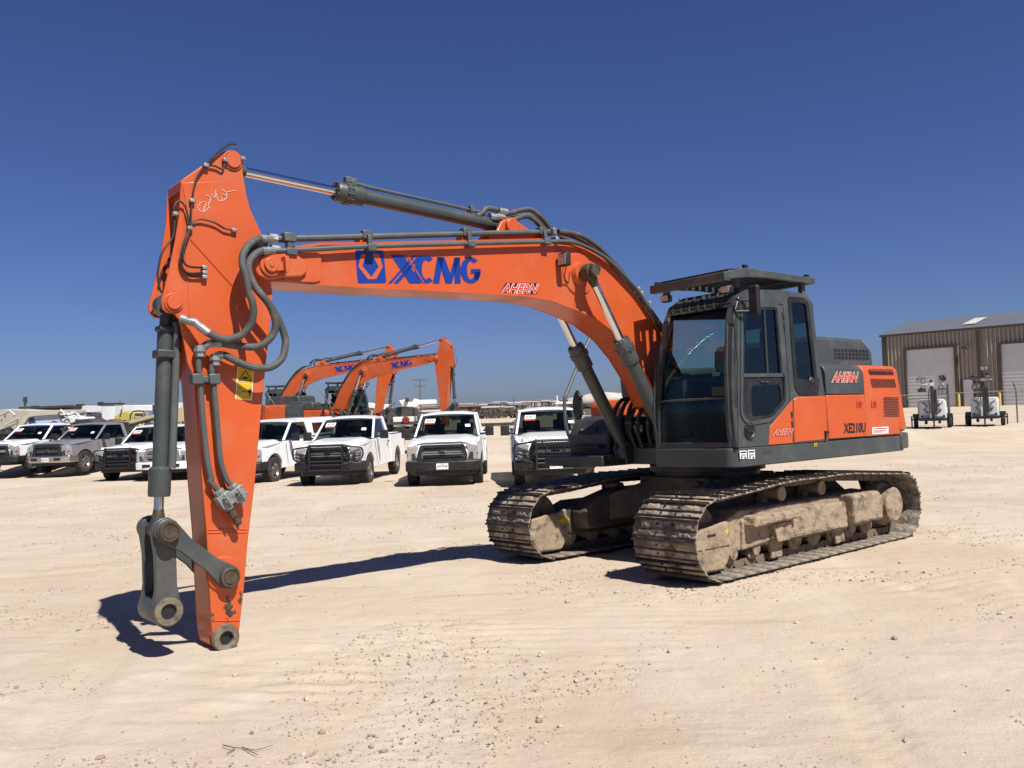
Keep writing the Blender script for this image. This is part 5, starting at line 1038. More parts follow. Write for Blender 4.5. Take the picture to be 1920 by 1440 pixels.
        for s in (1, -1):
            b.tube(smoothpath([(2.98, s*.46, 1.12), (2.93, s*.75, 1.10), (2.85, s*.95, 1.05), (2.80, s*.97, .85), (2.87, s*.85, .73), (2.98, s*.46, .62)], 3), .022, 8)
            b.tube([(2.95, s*.46, .9), (2.86, s*.93, .92)], .014, 6); b.tube([(2.95, s*.46, .8), (2.86, s*.93, .84)], .014, 6)
        Q(b, 'grille_guard', 'txt')
    if tagno:
        O = Vector((bx0+.02, -.66, zb+.22)); f = lambda u, v: Vector((bx0+.085-(.82)*(v)/(zr-.045-zb)*1.0-.0, -.64+u, zb+v))
        o_, x_, t_ = f(0, .30), f(.28, .30), f(.025, .44); nrm = Vector((.03, 0, .03))
        decal_poly([[(0, 0), (1, 0), (1, 1), (0, 1)]], o_+nrm, x_+nrm, t_+nrm, .004).build('lot_tag', 'white', ws, smooth=0, fix=False)
        decal_poly([[(0, 0), (1, 0), (1, .27), (0, .27)]], o_+nrm, x_+nrm, t_+nrm, .007).build('lot_tag', 'org2', ws, smooth=0, fix=False)
        decal_text(tagno, o_+nrm+(x_-o_)*.15+(t_-o_)*.42, o_+nrm+(x_-o_)*.88+(t_-o_)*.42, o_+nrm+(x_-o_)*.15+(t_-o_)*.9, 'txt', 'lot_number', ws, offset=.02, lift=.008)
        o_, x_, t_ = f(1.14, .2), f(1.28, .2), f(1.13, .27); decal_poly([[(0, 0), (1, 0), (1, 1), (0, 1)]], o_+nrm, x_+nrm, t_+nrm, .004).build('window_sticker', 'white', ws, smooth=0, fix=False)
    return T
def at(px, y, py=860):
    p = W(px, py, y); return (p.x, y, zg(p.x, y)-.01)
FR = R_(-90)
def park(px, y, head, **k):
    # px, y locate the middle of the front bumper
    a = R_(head); p = W(px, 860, y); x = p.x-2.95*math.cos(a); yy = y-2.95*math.sin(a)
    return pickup(loc=(x, yy, zg(x, yy)-.0), rz=a, **k)
park(829, 21.3, -90, label='white pickup facing straight out with a plain black bumper and oval badge, no guard', plate='JVP-9706', tagno='6206', front='bars')
park(1042, 19.9, -89, label='white pickup partly hidden behind the excavator, black mesh guard over its grille', plate='JXJ-4796', tagno='6207', guard='mesh', front='mesh')
park(612, 23.0, -94, label='white regular cab pickup with black tube grille guard, side and bed showing', tagno='6205', guard='tubes', front='bars')
park(428, 25.0, -102, label='white pickup with bed cap half hidden behind the excavator stick, chrome wheel showing', front='bars', shell=True)
park(301, 28.2, -94, label='white pickup with silver split grille seen between the bucket cylinder and the stick', front='split', grille='zinc', bumper='white')
park(222, 29.2, -95, label='white pickup with large black grille guard just left of the bucket cylinder', guard='mesh', front='mesh', tagno='6204')
park(85, 32.6, -101, label='grey flatbed work truck with black grille and chrome bumper', paint='gpaint', bumper='chrome', front='bars', bed=False, dually=True, tagno='6203', plate='KBL-2174')
park(-14, 33.0, -97, label='white pickup cut off by the left edge of the picture', front='mesh', tagno='6202')
# ================================================================ two more excavators behind
def rot_about(px, pz, ang): return Matrix.Translation((px, 0, pz)) @ Matrix.Rotation(-ang, 4, 'Y') @ Matrix.Translation((-px, 0, -pz))
def far_excavator(label, loc, rz, aboom, astick):
    r, mp = copy_tree(EX); r['label'] = label
    r.matrix_world = Matrix.Translation(loc) @ Matrix.Rotation(rz, 4, 'Z'); r['group'] = 'orange excavators parked behind the trucks'
    MB_ = rot_about(.3, 1.5, aboom); MS = MB_ @ rot_about(NP.x, NP.z, astick)
    inv = {c.name: s for s, c in mp.items()}
    for c in list(r.children):
        s = SEG.get(inv.get(c.name, ''), '')
        if s == 'boom': c.matrix_basis = MB_ @ c.matrix_basis
        elif s == 'stick': c.matrix_basis = MS @ c.matrix_basis
        if inv.get(c.name, '').startswith('stick_cylinder'):
            A = MB_ @ SC0; B = MS @ SC1; X = (B-A).normalized(); Y = Vector((0, 1, 0)); Z = X.cross(Y).normalized()
            c.matrix_basis = Matrix.Translation(A) @ Matrix((X, Y, Z)).transposed().to_4x4(); dl = (B-A).length-(SC1-SC0).length
            for k in c.children:
                if k.name.startswith(('piston_rod', 'rod_eye')): k.location.x += dl
    return r
EX['group'] = None; del EX['group']
# ================================================================ helpers for shapes set at a depth
def wpoly(mb, pts, y, th):
    """outline standing across the view at depth y, with real thickness th behind it"""
    mb.prism([(W(a, b_, y).x, W(a, b_, y).z) for a, b_ in pts], y, y+th); return mb
# ================================================================ warehouse on its raised pad
TAN = mat('ribbed_tan_siding', (.60, .53, .43), (.54, .47, .38), .5, scale=1.5); TRIM = mat('brown_trim', (.10, .075, .055), None, .5); RDOOR = mat('white_roll_door', (.62, .63, .62), (.55, .56, .56), .55, scale=1)
ROOF = mat('metal_roof', (.24, .245, .27), (.20, .21, .23), .45, .3, scale=1); CONC = mat('concrete', (.48, .43, .37), (.38, .33, .28), .9, scale=2, bump=.3); YEL = mat('bollard_yellow', (.75, .55, .08), None, .5)
ZB = .42
cA = W(1657, 700, 72); DW = Vector((.70, -.714, 0)).normalized(); NW = Vector((-DW.y, DW.x, 0)); NW = NW if NW.y > 0 else -NW   # NW points away from us
WH = thing('warehouse', 'long tan ribbed metal warehouse with white roll-up doors at the right edge', 'warehouse', (cA.x, cA.y, ZB), math.atan2(DW.y, DW.x))
LEN, DEP, EH, RH = 42.0, 12.5, 6.25, 7.65
# local: x along the front, y away from us, z up
def wl(px, py, back=0):
    d = ray(px, py); o = CAMP-Vector((cA.x, cA.y, ZB)); nl = NW; t = (back-o.dot(nl))/d.dot(nl); p = o+d*t; return p.dot(DW), p.z
doors = [(wl(1699, 657), wl(1794, 760)), (wl(1877, 646), wl(1976, 757))]
dz = [(min(a[0], b_[0]), 0.0, max(a[0], b_[0]), (a[1])) for a, b_ in doors]; dz += [(dz[1][0]+(k+1)*(dz[1][0]-dz[0][0]), 0, dz[1][2]+(k+1)*(dz[1][0]-dz[0][0]), dz[1][3]) for k in range(1)]
pdoor = (wl(1806, 712), wl(1827, 758))
b = MB(); b.box((LEN/2, DEP/2+.15, EH/2), (LEN-.1, DEP-.2, EH-.05)); b.prism([(0.05, EH), (DEP/2, RH-.1), (DEP-.05, EH)], .05, LEN-.05, 0); 
b.v = [(x, y, z) for x, y, z in b.v]; b.build('wall', TAN, WH)
b = MB(); x = .15
while x < LEN:
    hit = [d for d in dz if d[0]-.1 < x < d[2]+.1]; z0 = hit[0][3]+.1 if hit else 0
    if not hit and pdoor[0][0]-.1 < x < pdoor[1][0]+.1: z0 = pdoor[0][1]+.1
    if not abs(x-(wl(1838, 700)[0])) < .35: b.prism([(x-.05, .06), (x+.06, .06), (x+.025, -.03), (x-.025, -.03)], z0, EH-.05, 2)
    x += .305
b.build('siding_rib', TAN, WH, smooth=0)
# roof with overhang and skylights
b = MB()
for s in (0, 1):
    y0, y1 = (-.06, DEP/2) if s == 0 else (DEP/2, DEP+.35); z0, z1 = (EH+.0, RH) if s == 0 else (RH, EH)
    b.add([(-.2, y0, z0), (LEN+.2, y0, z0), (LEN+.2, y1, z1), (-.2, y1, z1), (-.2, y0, z0-.08), (LEN+.2, y0, z0-.08), (LEN+.2, y1, z1-.08), (-.2, y1, z1-.08)], [(0, 1, 2, 3), (7, 6, 5, 4), (0, 4, 5, 1), (1, 5, 6, 2), (2, 6, 7, 3), (3, 7, 4, 0)])
    x = 0
    while x < LEN: b.tube([(x, y0, z0+.01), (x, y1, z1+.01)], .02, 4); x += .6
b.build('roof', ROOF, WH, smooth=0)
for x in (5.9, 17, 28):
    b = MB(); f = lambda y: EH+(RH-EH)*(y+.35)/(DEP/2+.35)+.035
    b.add([(x, 1.4, f(1.4)), (x+1.0, 1.4, f(1.4)), (x+1.0, 4.6, f(4.6)), (x, 4.6, f(4.6))], [(0, 1, 2, 3)]); b.build('skylight', mat('skylight_panel', (.75, .73, .66), None, .4), WH, smooth=0)
b = MB(); b.box((LEN/2, -.045, EH-.10), (LEN+.4, .13, .14)); b.box((-.0, DEP/2, EH/2), (.12, DEP, EH)); b.box((.1, -.02, EH/2), (.25, .1, EH)); b.build('gutter_trim', TRIM, WH)
for px in (1838,):
    x = wl(px, 700)[0]
    for k in range(3): b = MB(); b.box((x+k*(dz[1][0]-dz[0][0]), -.08, EH/2-.1), (.32, .16, EH-.3)); b.build('downspout', TRIM, WH, bevel=.01)
for x0, z0, x1, z1 in dz:
    b = MB(); b.box(((x0+x1)/2, .02, z1/2), (x1-x0, .06, z1)); o = b.build('roll_door', RDOOR, WH)
    b = MB(); z = .25
    while z < z1: b.box(((x0+x1)/2, -.012, z), (x1-x0, .02, .03)); z += .28
    b.build('door_slat', RDOOR, o)
    b = MB(); b.box((x0-.1, -.06, z1/2), (.2, .22, z1+.2)); b.box((x1+.1, -.06, z1/2), (.2, .22, z1+.2)); b.box(((x0+x1)/2, -.06, z1+.08), (x1-x0+.2, .22, .16)); b.build('door_frame', TRIM, o)
b = MB(); b.box(((pdoor[0][0]+pdoor[1][0])/2, -.0, pdoor[0][1]/2), (pdoor[1][0]-pdoor[0][0], .08, pdoor[0][1])); pdo = b.build('person_door', RDOOR, WH)
b = MB(); b.box((pdoor[0][0]-.04, -.03, pdoor[0][1]/2), (.08, .12, pdoor[0][1]+.06)); b.box((pdoor[1][0]+.04, -.03, pdoor[0][1]/2), (.08, .12, pdoor[0][1]+.06)); b.build('door_frame', TRIM, pdo)
b = MB(); b.box((wl(1812, 655)[0], -.3, wl(1812, 652)[1]), (.4, .5, .28)); b.build('wall_lamp', TRIM, WH, bevel=.03)
# concrete pad under it
b = MB(); b.box((LEN/2+1, DEP/2-1.2, -.5), (LEN+8, DEP+4, .94)); b.v = [tuple(WH.matrix_world @ Vector(q)) if False else q for q in b.v]
pad = b.build('pavement', CONC, None); pad.location = WH.location; pad.rotation_euler = WH.rotation_euler; struct(pad)
for i, px in enumerate((1798, 1875)):
    q = wl(px, 758, -1.2); p = Vector((cA.x, cA.y, ZB))+DW*q[0]-NW*1.2; b = MB(); b.lathe([(0, 0), (.10, 0), (.10, .98), (.075, 1.05), (0, 1.07)], 16, 2); o = b.build('bollard', YEL); o.location = (p.x, p.y, ZB-.03); tag(o, ('yellow bollard at the right side of the first roll-up door', 'yellow bollard beside the second roll-up door')[i], 'bollard', 'bollards by the warehouse doors')
# ================================================================ fence
GALV = mat('galvanised_pipe', (.23, .22, .20), (.16, .15, .14), .5, .4, scale=6)
FY = 41.5
fence = thing('chain_link_fence', 'low galvanised chain link fence with top rail in front of the warehouse', 'fence', (*W(1780, 797, FY).xy, zg(24, FY)))
fo = fence.location; b = MB()
pf = lambda px, py: W(px, py, FY)-Vector(fo)
for px in (1905, 1990, 1640):
    zb_ = 0; q = pf(px, 733); b = MB(); b.tube([(q.x, 0, -.15), (q.x, 0, q.z+.02), (q.x-.12, 0, q.z+.42)], .035, 8); b.build('post', GALV, fence)
for px in (1777,):
    q = pf(px, 723); b = MB(); b.tube([(q.x, 0, -.15), (q.x, 0, q.z+.1)], .06, 8); b.build('post', GALV, fence)
r0, r1 = pf(1640, 744), pf(2000, 728); b = MB(); b.tube([r0, r1], .022, 6); q0, q1 = pf(1719, 745), pf(1777, 742); b.tube([pf(1752, 757), pf(1776, 744)], .03, 6); b.tube([pf(1700, 747), pf(1776, 745)], .03, 6); b.build('top_rail', GALV, fence)
b = MB(); x = r0.x
while x < r1.x:
    zt = r0.z+(r1.z-r0.z)*(x-r0.x)/(r1.x-r0.x); b.tube([(x, 0, 0), (x+zt, 0, zt)], .0022, 3, False); b.tube([(x+zt, 0, 0), (x, 0, zt)], .0022, 3, False); x += .16
b.build('wire_mesh', GALV, fence, smooth=0, fix=False)
# ================================================================ light towers
WB = mat('light_tower_cabinet', (.68, .69, .68), (.55, .55, .53), .4, scale=3)
def light_tower(label, loc, rz, heads, hw, lamps):
    T = thing('light_tower', label, 'light tower', loc, rz, 'towable light towers near the fence')
    b = MB(); b.prism(rounded([(-.56, .45), (-.56, 1.2), (-.48, 1.32), (.48, 1.32), (.56, 1.2), (.56, .45)], .05), -.3, 1.5); bx = b.build('cabinet', WB, T, bevel=.02)
    for s in (1, -1):
        b = MB(); b.box((s*.33, -.315, .86), (.38, .03, .66)); b.build('end_door', WB, bx, bevel=.02)
        b = MB(); b.tube([(s*.42, -.34, 1.2), (s*.22, -.36, 1.0), (s*.36, -.36, .85), (s*.2, -.36, .7)], .02, 5); b.build('cable', 'black', bx)
        b = MB(); b.box((s*.45, -.335, .56), (.07, .03, .09)); b.build('latch', 'black', bx)
        b = MB(); b.prism([(-.2, .55), (1.4, .55), (1.4, 1.15), (-.2, 1.15)], s*.562, s*.575, 0); b.build('gull_door', BGEY, bx, bevel=.01)
    b = MB(); b.box((0, .5, .4), (1.15, 2.4, .1)); b.box((0, -.75, .4), (.1, .6, .1)); b.cyl((0, -.95, .03), (0, -.95, .6), .035, seg=8); b.box((0, -.95, .02), (.2, .2, .03)); b.box((.25, -.5, .34), (.1, .3, .22)); b.box((-.3, -.45, .3), (.12, .2, .2))
    for s in (1, -1): b.box((s*.7, .95, .38), (.4, .07, .07)); b.cyl((s*.86, .95, .02), (s*.86, .95, .55), .03, seg=8)
    b.build('trailer_frame', 'black', T)
    for s in (1, -1):
        b = MB(); b.lathe([(.0, s*.60), (.15, s*.60), (.28, s*.61), (.29, s*.64), (.29, s*.76), (.26, s*.79), (.16, s*.79), (.12, s*.76), (0, s*.76)], 24, 0, (0, .35, .29)); b.build('wheel', 'tyre', T)
        b = MB(); b.box((s*.70, .35, .64), (.24, .75, .03)); b.box((s*.70, -.02, .56), (.24, .03, .16)); b.box((s*.70, .72, .56), (.24, .03, .16)); b.build('fender', 'black', T)
    b = MB(); b.box((0, -.5, 1.15), (.15, .15, 1.5)); b.box((-.03, -.5, (1.6+heads)/2), (.11, .11, heads-1.2)); b.box((.13, -.5, 1.2), (.10, .10, 1.1)); b.tube([(-.12, -.58, heads-.2), (-.16, -.6, 1.5), (-.1, -.58, .9)], .022, 5); b.tube([(.1, -.58, heads-.3), (.16, -.6, 1.8), (.12, -.58, 1.2)], .018, 5); ms = b.build('mast', 'dgrey', T)
    b = MB(); b.box((0, -.5, heads), (hw*2, .05, .05)); b.box((0, -.5, heads), (.16, .14, .14)); b.build('head_bar', WB, ms)
    for k, (x, dz_, tx, tz) in enumerate(lamps):
        b = MB(); R3 = Matrix.Rotation(R_(tz), 3, 'Z') @ Matrix.Rotation(R_(tx), 3, 'X'); c = Vector((x, -.55, heads+dz_))
        b.box(c, (.36, .09, .26), R3); b.box(c+R3 @ Vector((0, .08, 0)), (.17, .1, .15), R3)
        for s in (-1, 0, 1): b.box(c+R3 @ Vector((s*.11, .05, 0)), (.02, .04, .26), R3)
        hd = b.build('lamp_head', 'dgrey', T, bevel=.02)
        b = MB()
        for s in (-1, 1): b.box(c+R3 @ Vector((s*.085, -.048, 0)), (.14, .01, .2), R3)
        b.build('lamp_glass', 'lens', hd)
        b = MB(); b.tube([(x*.85, -.5, heads), (x*.85+.08, -.5, heads+dz_*.4), c+Vector((.16, .05, 0)), c+Vector((-.16, .05, 0)), (x*.85-.08, -.5, heads+dz_*.4), (x*.85, -.5, heads)], .016, 5); b.build('lamp_yoke', 'black', hd)
    return T
BGEY = mat('grey_cabinet_side', (.42, .41, .40), (.36, .35, .34), .5)
p = W(1750, 803, 39.0); light_tower('towable light tower with white cabinet and spread lamp heads, nearer the excavator', (p.x, p.y, zg(p.x, p.y)), R_(-24), 2.02, .5, ((-.42, .26, 62, 10), (-.42, -.28, 100, 5), (.45, .26, 160, 60), (.42, -.34, 25, -10)))
p = W(1849, 804, 39.4); light_tower('towable light tower with folded lamp heads and white cabinet, farther right', (p.x, p.y, zg(p.x, p.y)), R_(-31), 2.15, .36, ((-.36, .10, 120, 30), (-.30, -.3, 40, 10), (.08, .55, 35, -10), (.16, .18, 60, -30)))
# ================================================================ far excavators
far_excavator('rear orange excavator on the right, its boom lettered XCMG and a shiny rod pointing right', (-7.93, 35.94, .08), R_(-16.0), R_(11), R_(-13.1))
far_excavator('rear orange excavator on the left, its stick curled in behind the other machine', (-10.76, 37.17, .07), R_(-4.8), R_(11.4), R_(-24.7))
# ================================================================ utility rigs far left
WHT = mat('rig_white', (.70, .71, .70), (.58, .58, .56), .4, scale=1.2, dust=(.3, .24, .18), dscale=1.5, damt=.5); BGE = mat('beige_panel', (.62, .57, .48), (.52, .47, .39), .6, scale=1); CRM = mat('cream_yellow_paint', (.72, .60, .30), (.6, .5, .26), .5, scale=1.5, dust=(.2, .16, .1), damt=.5); RUST = mat('old_red_paint', (.28, .03, .02), (.2, .04, .03), .5, scale=2)
DKM = mat('dirty_dark_metal', (.05, .045, .04), (.12, .10, .08), .7, scale=2); SKB = mat('pale_blue_print', (.55, .66, .85), (.62, .70, .86), .4, scale=.5); NVY = mat('navy_print', (.03, .06, .25), (.08, .12, .35), .4, scale=2)
def truck_chassis(T, x0, x1, y, z0, nw=4, cabx=None, cabm=None):
    b = MB(); b.box(((x0+x1)/2, y, z0+1.0), (x1-x0, 1.0, .25)); b.box(((x0+x1)/2, y, z0+1.25), (x1-x0, 2.3, .14)); b.build('chassis', DKM, T)
    for k in range(nw):
        xx = x0+.8+(x1-x0-1.6)*k/(nw-1)
        for s in (1, -1): b = MB(); b.lathe([(0, s*.95), (.3, s*.95), (.5, s*.92), (.52, s*1.0), (.52, s*1.18), (.48, s*1.22), (.3, s*1.2), (.2, s*1.12), (0, s*1.1)], 24, 1, (xx, y, z0+.52)); b.build('wheel', 'tyre', T)
    if cabx is not None:
        b = MB(); b.prism([(cabx-.9, 1.0), (cabx-.9, 2.3), (cabx-.6, 2.75), (cabx+.5, 2.8), (cabx+.7, 1.8), (cabx+1.7, 1.7), (cabx+1.8, .8), (cabx+1.0, .7)], y-1.1, y+1.1); b.v = [(x, yy, z+z0) for x, yy, z in b.v]; c = b.build('cab', cabm or WHT, T, bevel=.08)
        b = MB(); b.prism([(cabx-.55, 1.75), (cabx-.5, 2.5), (cabx+.35, 2.55), (cabx+.5, 1.8)], y-1.115, y+1.115); b.v = [(x, yy, z+z0) for x, yy, z in b.v]; b.build('cab_window', 'dglass', c)
def rig(name, label, cat, y): return thing(name, label, cat, (0, 0, 0))
# a) long white bucket boom lying level over its truck
Y1 = 46; z0 = .06
T = rig('bucket_truck', 'white bucket truck with a long level boom lettered VERSALIFT running behind the pickups', 'bucket truck', Y1)
b = MB(); wpoly(b, cL([(985, 262), (1848, 250), (1848, 320), (1380, 330), (985, 345)]), Y1, .5); bm = b.build('lift_boom', WHT, T, bevel=.02)
b = MB(); wpoly(b, [(286, 757), (343, 755), (345, 770), (286, 772)], Y1, .5); b.build('boom_end', WHT, T, bevel=.02)
b = MB(); wpoly(b, cL([(1830, 245), (1850, 245), (1850, 365), (1835, 360)]), Y1-.05, .6); b.build('boom_collar', DKM, bm)
b = MB(); wpoly(b, cL([(400, 300), (720, 290), (985, 275), (1000, 300), (1215, 310), (1215, 440), (770, 440), (420, 400)]), Y1+.7, .9); b.build('boom_base', WHT, T, bevel=.03)
b = MB(); wpoly(b, cL([(1210, 240), (1378, 238), (1368, 438), (1222, 440)]), Y1-1.4, 1.0); bk = b.build('bucket', WHT, T, bevel=.03)
b = MB(); wpoly(b, cL([(1190, 228), (1385, 226), (1378, 245), (1195, 250)]), Y1-1.45, 1.1); b.build('bucket_rim', DKM, bk)
b = MB(); wpoly(b, cL([(1165, 225), (1200, 215), (1200, 260), (1170, 262)]), Y1-1.3, .4); b.build('bucket_hinge', DKM, bk)
decal_text('VERSALIFT', W(*cL([(1655, 290)])[0], Y1), W(*cL([(1800, 288)])[0], Y1), W(*cL([(1655, 268)])[0], Y1), 'txt', 'boom_lettering', bm, offset=.02, lift=-.01)

b = MB()
for l in ([(405, 285), (700, 280), (980, 270)], [(405, 300), (980, 285)]): b.tube([W(*q, Y1+.6) for q in cL(l)], .05, 6)
b.box(W(*cL([(420, 285)])[0], Y1+.6), (.3, .3, .22)); b.box(W(*cL([(560, 278)])[0], Y1+.6), (3.0, .2, .13)); b.box(W(*cL([(965, 270)])[0], Y1+.6), (.35, .3, .28)); b.build('boom_strut', DKM, T)
xa, xb = W(110, 800, Y1).x, W(345, 800, Y1).x
truck_chassis(T, xa, xb, Y1+.8, z0, 5)
b = MB(); wpoly(b, cL([(800, 440), (1250, 430), (1300, 560), (800, 560)]), Y1+.2, 1.4); b.build('tool_body', WHT, T, bevel=.02)
b = MB()
for k in range(7): q = W(*cL([(1050+k*14, 325)])[0], Y1+.5); b.cyl(q, q+Vector((0, -.35, .0)), .2-.012*k, seg=14)
b.build('hose_reel', WHT, T)
# b) beige rig with blue printed side panel
T = rig('display_trailer', 'beige framed trailer with a blue printed side picture, left edge', 'trailer', 43)
b = MB(); wpoly(b, cL([(-120, 330), (60, 300), (400, 320), (170, 575), (-120, 640)]), 44, 2.2); b.build('cover', BGE, T, bevel=.03)
b = MB(); wpoly(b, cL([(400, 318), (1000, 308), (1000, 345), (420, 385), (340, 400), (250, 545), (185, 550), (270, 400), (380, 320)]), 42.6, .25); b.build('frame', BGE, T, bevel=.02)
b = MB(); wpoly(b, cL([(345, 405), (430, 385), (1000, 350), (1000, 545), (255, 545)]), 42.75, .3); pnl = b.build('side_picture', SKB, T)
b = MB()
for l in ([(340, 505), (345, 440), (365, 405), (400, 400), (420, 450), (455, 490), (445, 505)], [(262, 530), (290, 490), (300, 515), (440, 515), (560, 500), (600, 460), (650, 440), (700, 460), (740, 470), (750, 540), (262, 542)]): wpoly(b, cL(l), 42.735, .01)
b.build('picture_shapes', NVY, pnl)
b = MB()
for l in ([(-60, 400), (120, 320), (180, 380)], [(0, 440), (60, 375), (40, 420)], [(-40, 560), (210, 460), (190, 500)], [(60, 500), (225, 410)]): b.tube([W(*q, 43.5) for q in cL(l)], .07, 6)
b.build('cover_rib', BGE, T)
b = MB(); b.tube([W(*q, 44.5) for q in cL([(300, 300), (303, 185)])], .05, 6); b.box(W(*cL([(302, 190)])[0], 44.5), (.15, .15, .3)); b.build('exhaust_stack', DKM, T)
xa, xb = W(-60, 800, 43).x, W(160, 800, 43).x; truck_chassis(T, xa, xb, 44, z0, 4)
# c) cream boom lift and yellow equipment
T = rig('boom_lift', 'cream yellow boom lift with its arm sloping up behind the bucket cylinder', 'boom lift', 40)
b = MB(); wpoly(b, cL([(1395, 495), (1480, 455), (1850, 370), (1850, 405), (1500, 495), (1410, 520)]), 40, .35); ar = b.build('arm', CRM, T, bevel=.02)
b = MB(); wpoly(b, [(318, 770), (343, 762), (345, 790), (318, 796)], 40.2, .35); b.build('arm', CRM, T, bevel=.02)
b = MB(); wpoly(b, cL([(1370, 400), (1460, 325), (1500, 330), (1620, 340), (1600, 440), (1370, 445)]), 41, 1.2); b.build('engine_cover', mat('yellow_cover', (.70, .58, .12), (.6, .5, .15), .5), T, bevel=.04)
b = MB(); wpoly(b, cL([(1615, 345), (1715, 345), (1715, 400), (1615, 420)]), 40.7, .7); b.build('control_box', BGE, T, bevel=.02)
b = MB(); b.tube([W(*q, 40.6) for q in cL([(1560, 430), (1570, 360), (1600, 330), (1640, 322), (1720, 325), (1740, 380)])], .035, 6); b.tube([W(*q, 40.6) for q in cL([(1440, 400), (1462, 300)])], .03, 5); b.tube([W(*q, 39.9) for q in cL([(1420, 530), (1500, 505), (1840, 425)])], .06, 6); b.build('guard_tubes', DKM, T)
b = MB(); wpoly(b, cL([(1240, 500), (1300, 420), (1370, 430), (1420, 520), (1380, 610), (1290, 615), (1230, 560)]), 40.1, 1.2); b.build('pivot', mat('muddy_pivot', (.16, .11, .06), (.3, .22, .12), .8, scale=3), T, bevel=.05)
truck_chassis(T, W(200, 800, 40).x, W(345, 800, 40).x, 41, z0, 2)
# d) crane operator seat rig
T = rig('crane_truck', 'dirty white crane truck with an operator seat rising behind the grey flatbed', 'crane truck', 41)
b = MB(); wpoly(b, cL([(690, 335), (712, 335), (722, 370), (780, 372), (785, 402), (695, 395)]), 39, .6); b.build('operator_seat', DKM, T, bevel=.04)
b = MB(); wpoly(b, cL([(700, 405), (985, 395), (1000, 430), (860, 470), (720, 460)]), 39.2, 1.2); b.build('control_deck', WHT, T, bevel=.03)
b = MB(); wpoly(b, cL([(890, 430), (1060, 415), (1180, 470), (1190, 500), (900, 500)]), 38.8, 1.4); b.build('engine_box', DKM, T, bevel=.05)
b = MB(); rr = random.Random(2)
for k in range(34):
    q = W(*cL([(rr.uniform(730, 960), rr.uniform(360, 430))])[0], 39+rr.random()); b.tube([q, q+Vector((rr.uniform(-.3, .3), rr.uniform(-.3, .3), rr.uniform(-.2, .22)))], rr.uniform(.02, .05), 5)
b.build('lever_linkage', [WHT, ][0], T)
truck_chassis(T, W(95, 800, 39).x, W(205, 800, 39).x, 40, z0, 3)
b = MB(); wpoly(b, cL([(720, 470), (1200, 480), (1240, 560), (720, 560)]), 39.3, 1.0); b.build('deck_box', WHT, T, bevel=.03)
# e) red cab behind the grey truck
T = rig('red_truck', 'old red truck showing only its cab roof and rear pillar behind the grey flatbed', 'truck', 36)
b = MB(); wpoly(b, cL([(800, 488), (1180, 482), (1210, 520), (1245, 640), (1225, 690), (1180, 600), (1150, 515), (800, 515)]), 35.5, 2.0); b.build('cab_shell', RUST, T, bevel=.05)
truck_chassis(T, W(120, 800, 35.5).x, W(205, 800, 35.5).x, 36.5, z0, 2)
# f) middle group behind the pickups
T = rig('digger_truck', 'white digger derrick truck with grey tool body and red reel beside the far stick', 'utility truck', 48)
Ym = 48
b = MB(); wpoly(b, cM([(125, 232), (180, 225), (195, 245), (240, 245), (260, 215), (300, 228), (445, 225), (450, 262), (300, 270), (280, 295), (240, 290), (215, 290), (160, 285)]), Ym, .5); b.build('derrick_boom', WHT, T, bevel=.03)
decal_text('VERSALIFT', W(*cM([(370, 245)])[0], Ym), W(*cM([(430, 244)])[0], Ym), W(*cM([(370, 235)])[0], Ym), 'txt', 'boom_lettering', T, offset=.02, lift=-.01)
b = MB(); wpoly(b, cM([(182, 210), (205, 208), (210, 240), (190, 245)]), Ym-.2, .4); wpoly(b, cM([(150, 285), (240, 285), (245, 380), (140, 385)]), Ym, 1.4); b.build('winch', DKM, T, bevel=.03)
b = MB(); wpoly(b, cM([(75, 375), (250, 370), (250, 455), (80, 460)]), Ym-.3, 2.0); tbx = b.build('tool_body', WHT, T, bevel=.03)
b = MB(); q = W(*cM([(185, 400)])[0], Ym-.5); b.cyl(q, q+Vector((0, .3, 0)), .2, seg=20); b.build('reel', RUST, T, bevel=.03)
b = MB(); wpoly(b, cM([(70, 300), (150, 285), (160, 370), (60, 375)]), Ym+.4, 1.2); b.build('lockers', 'grey', T, bevel=.03)
truck_chassis(T, W(725, 800, Ym).x, W(830, 800, Ym).x, Ym+.8, z0-.3, 3)
T = rig('boom_truck', 'white boom truck seen between the two rear excavator sticks', 'utility truck', 52)
Ym = 50
b = MB(); wpoly(b, cS([(800, 680), (1040, 678), (1060, 690), (1165, 690), (1190, 720), (1150, 735), (1000, 720), (840, 730), (800, 712)]), Ym, .6); b.build('lift_boom', WHT, T, bevel=.03)
b = MB(); wpoly(b, cS([(740, 730), (800, 690), (850, 735), (1010, 740), (1010, 765), (760, 770)]), Ym+.4, 1.2); b.build('boom_base', WHT, T, bevel=.03)
b = MB(); rr = random.Random(5)
for k in range(40):
    q = W(*cS([(rr.uniform(780, 1240), rr.uniform(700, 800))])[0], Ym-.3+rr.random()); b.tube([q, q+Vector((rr.uniform(-.5, .5), rr.uniform(-.3, .3), rr.uniform(-.4, .4)))], rr.uniform(.02, .06), 5)
b.build('outriggers', DKM, T)
truck_chassis(T, W(625, 800, Ym).x, W(745, 800, Ym).x, Ym+.8, z0-.3, 4)
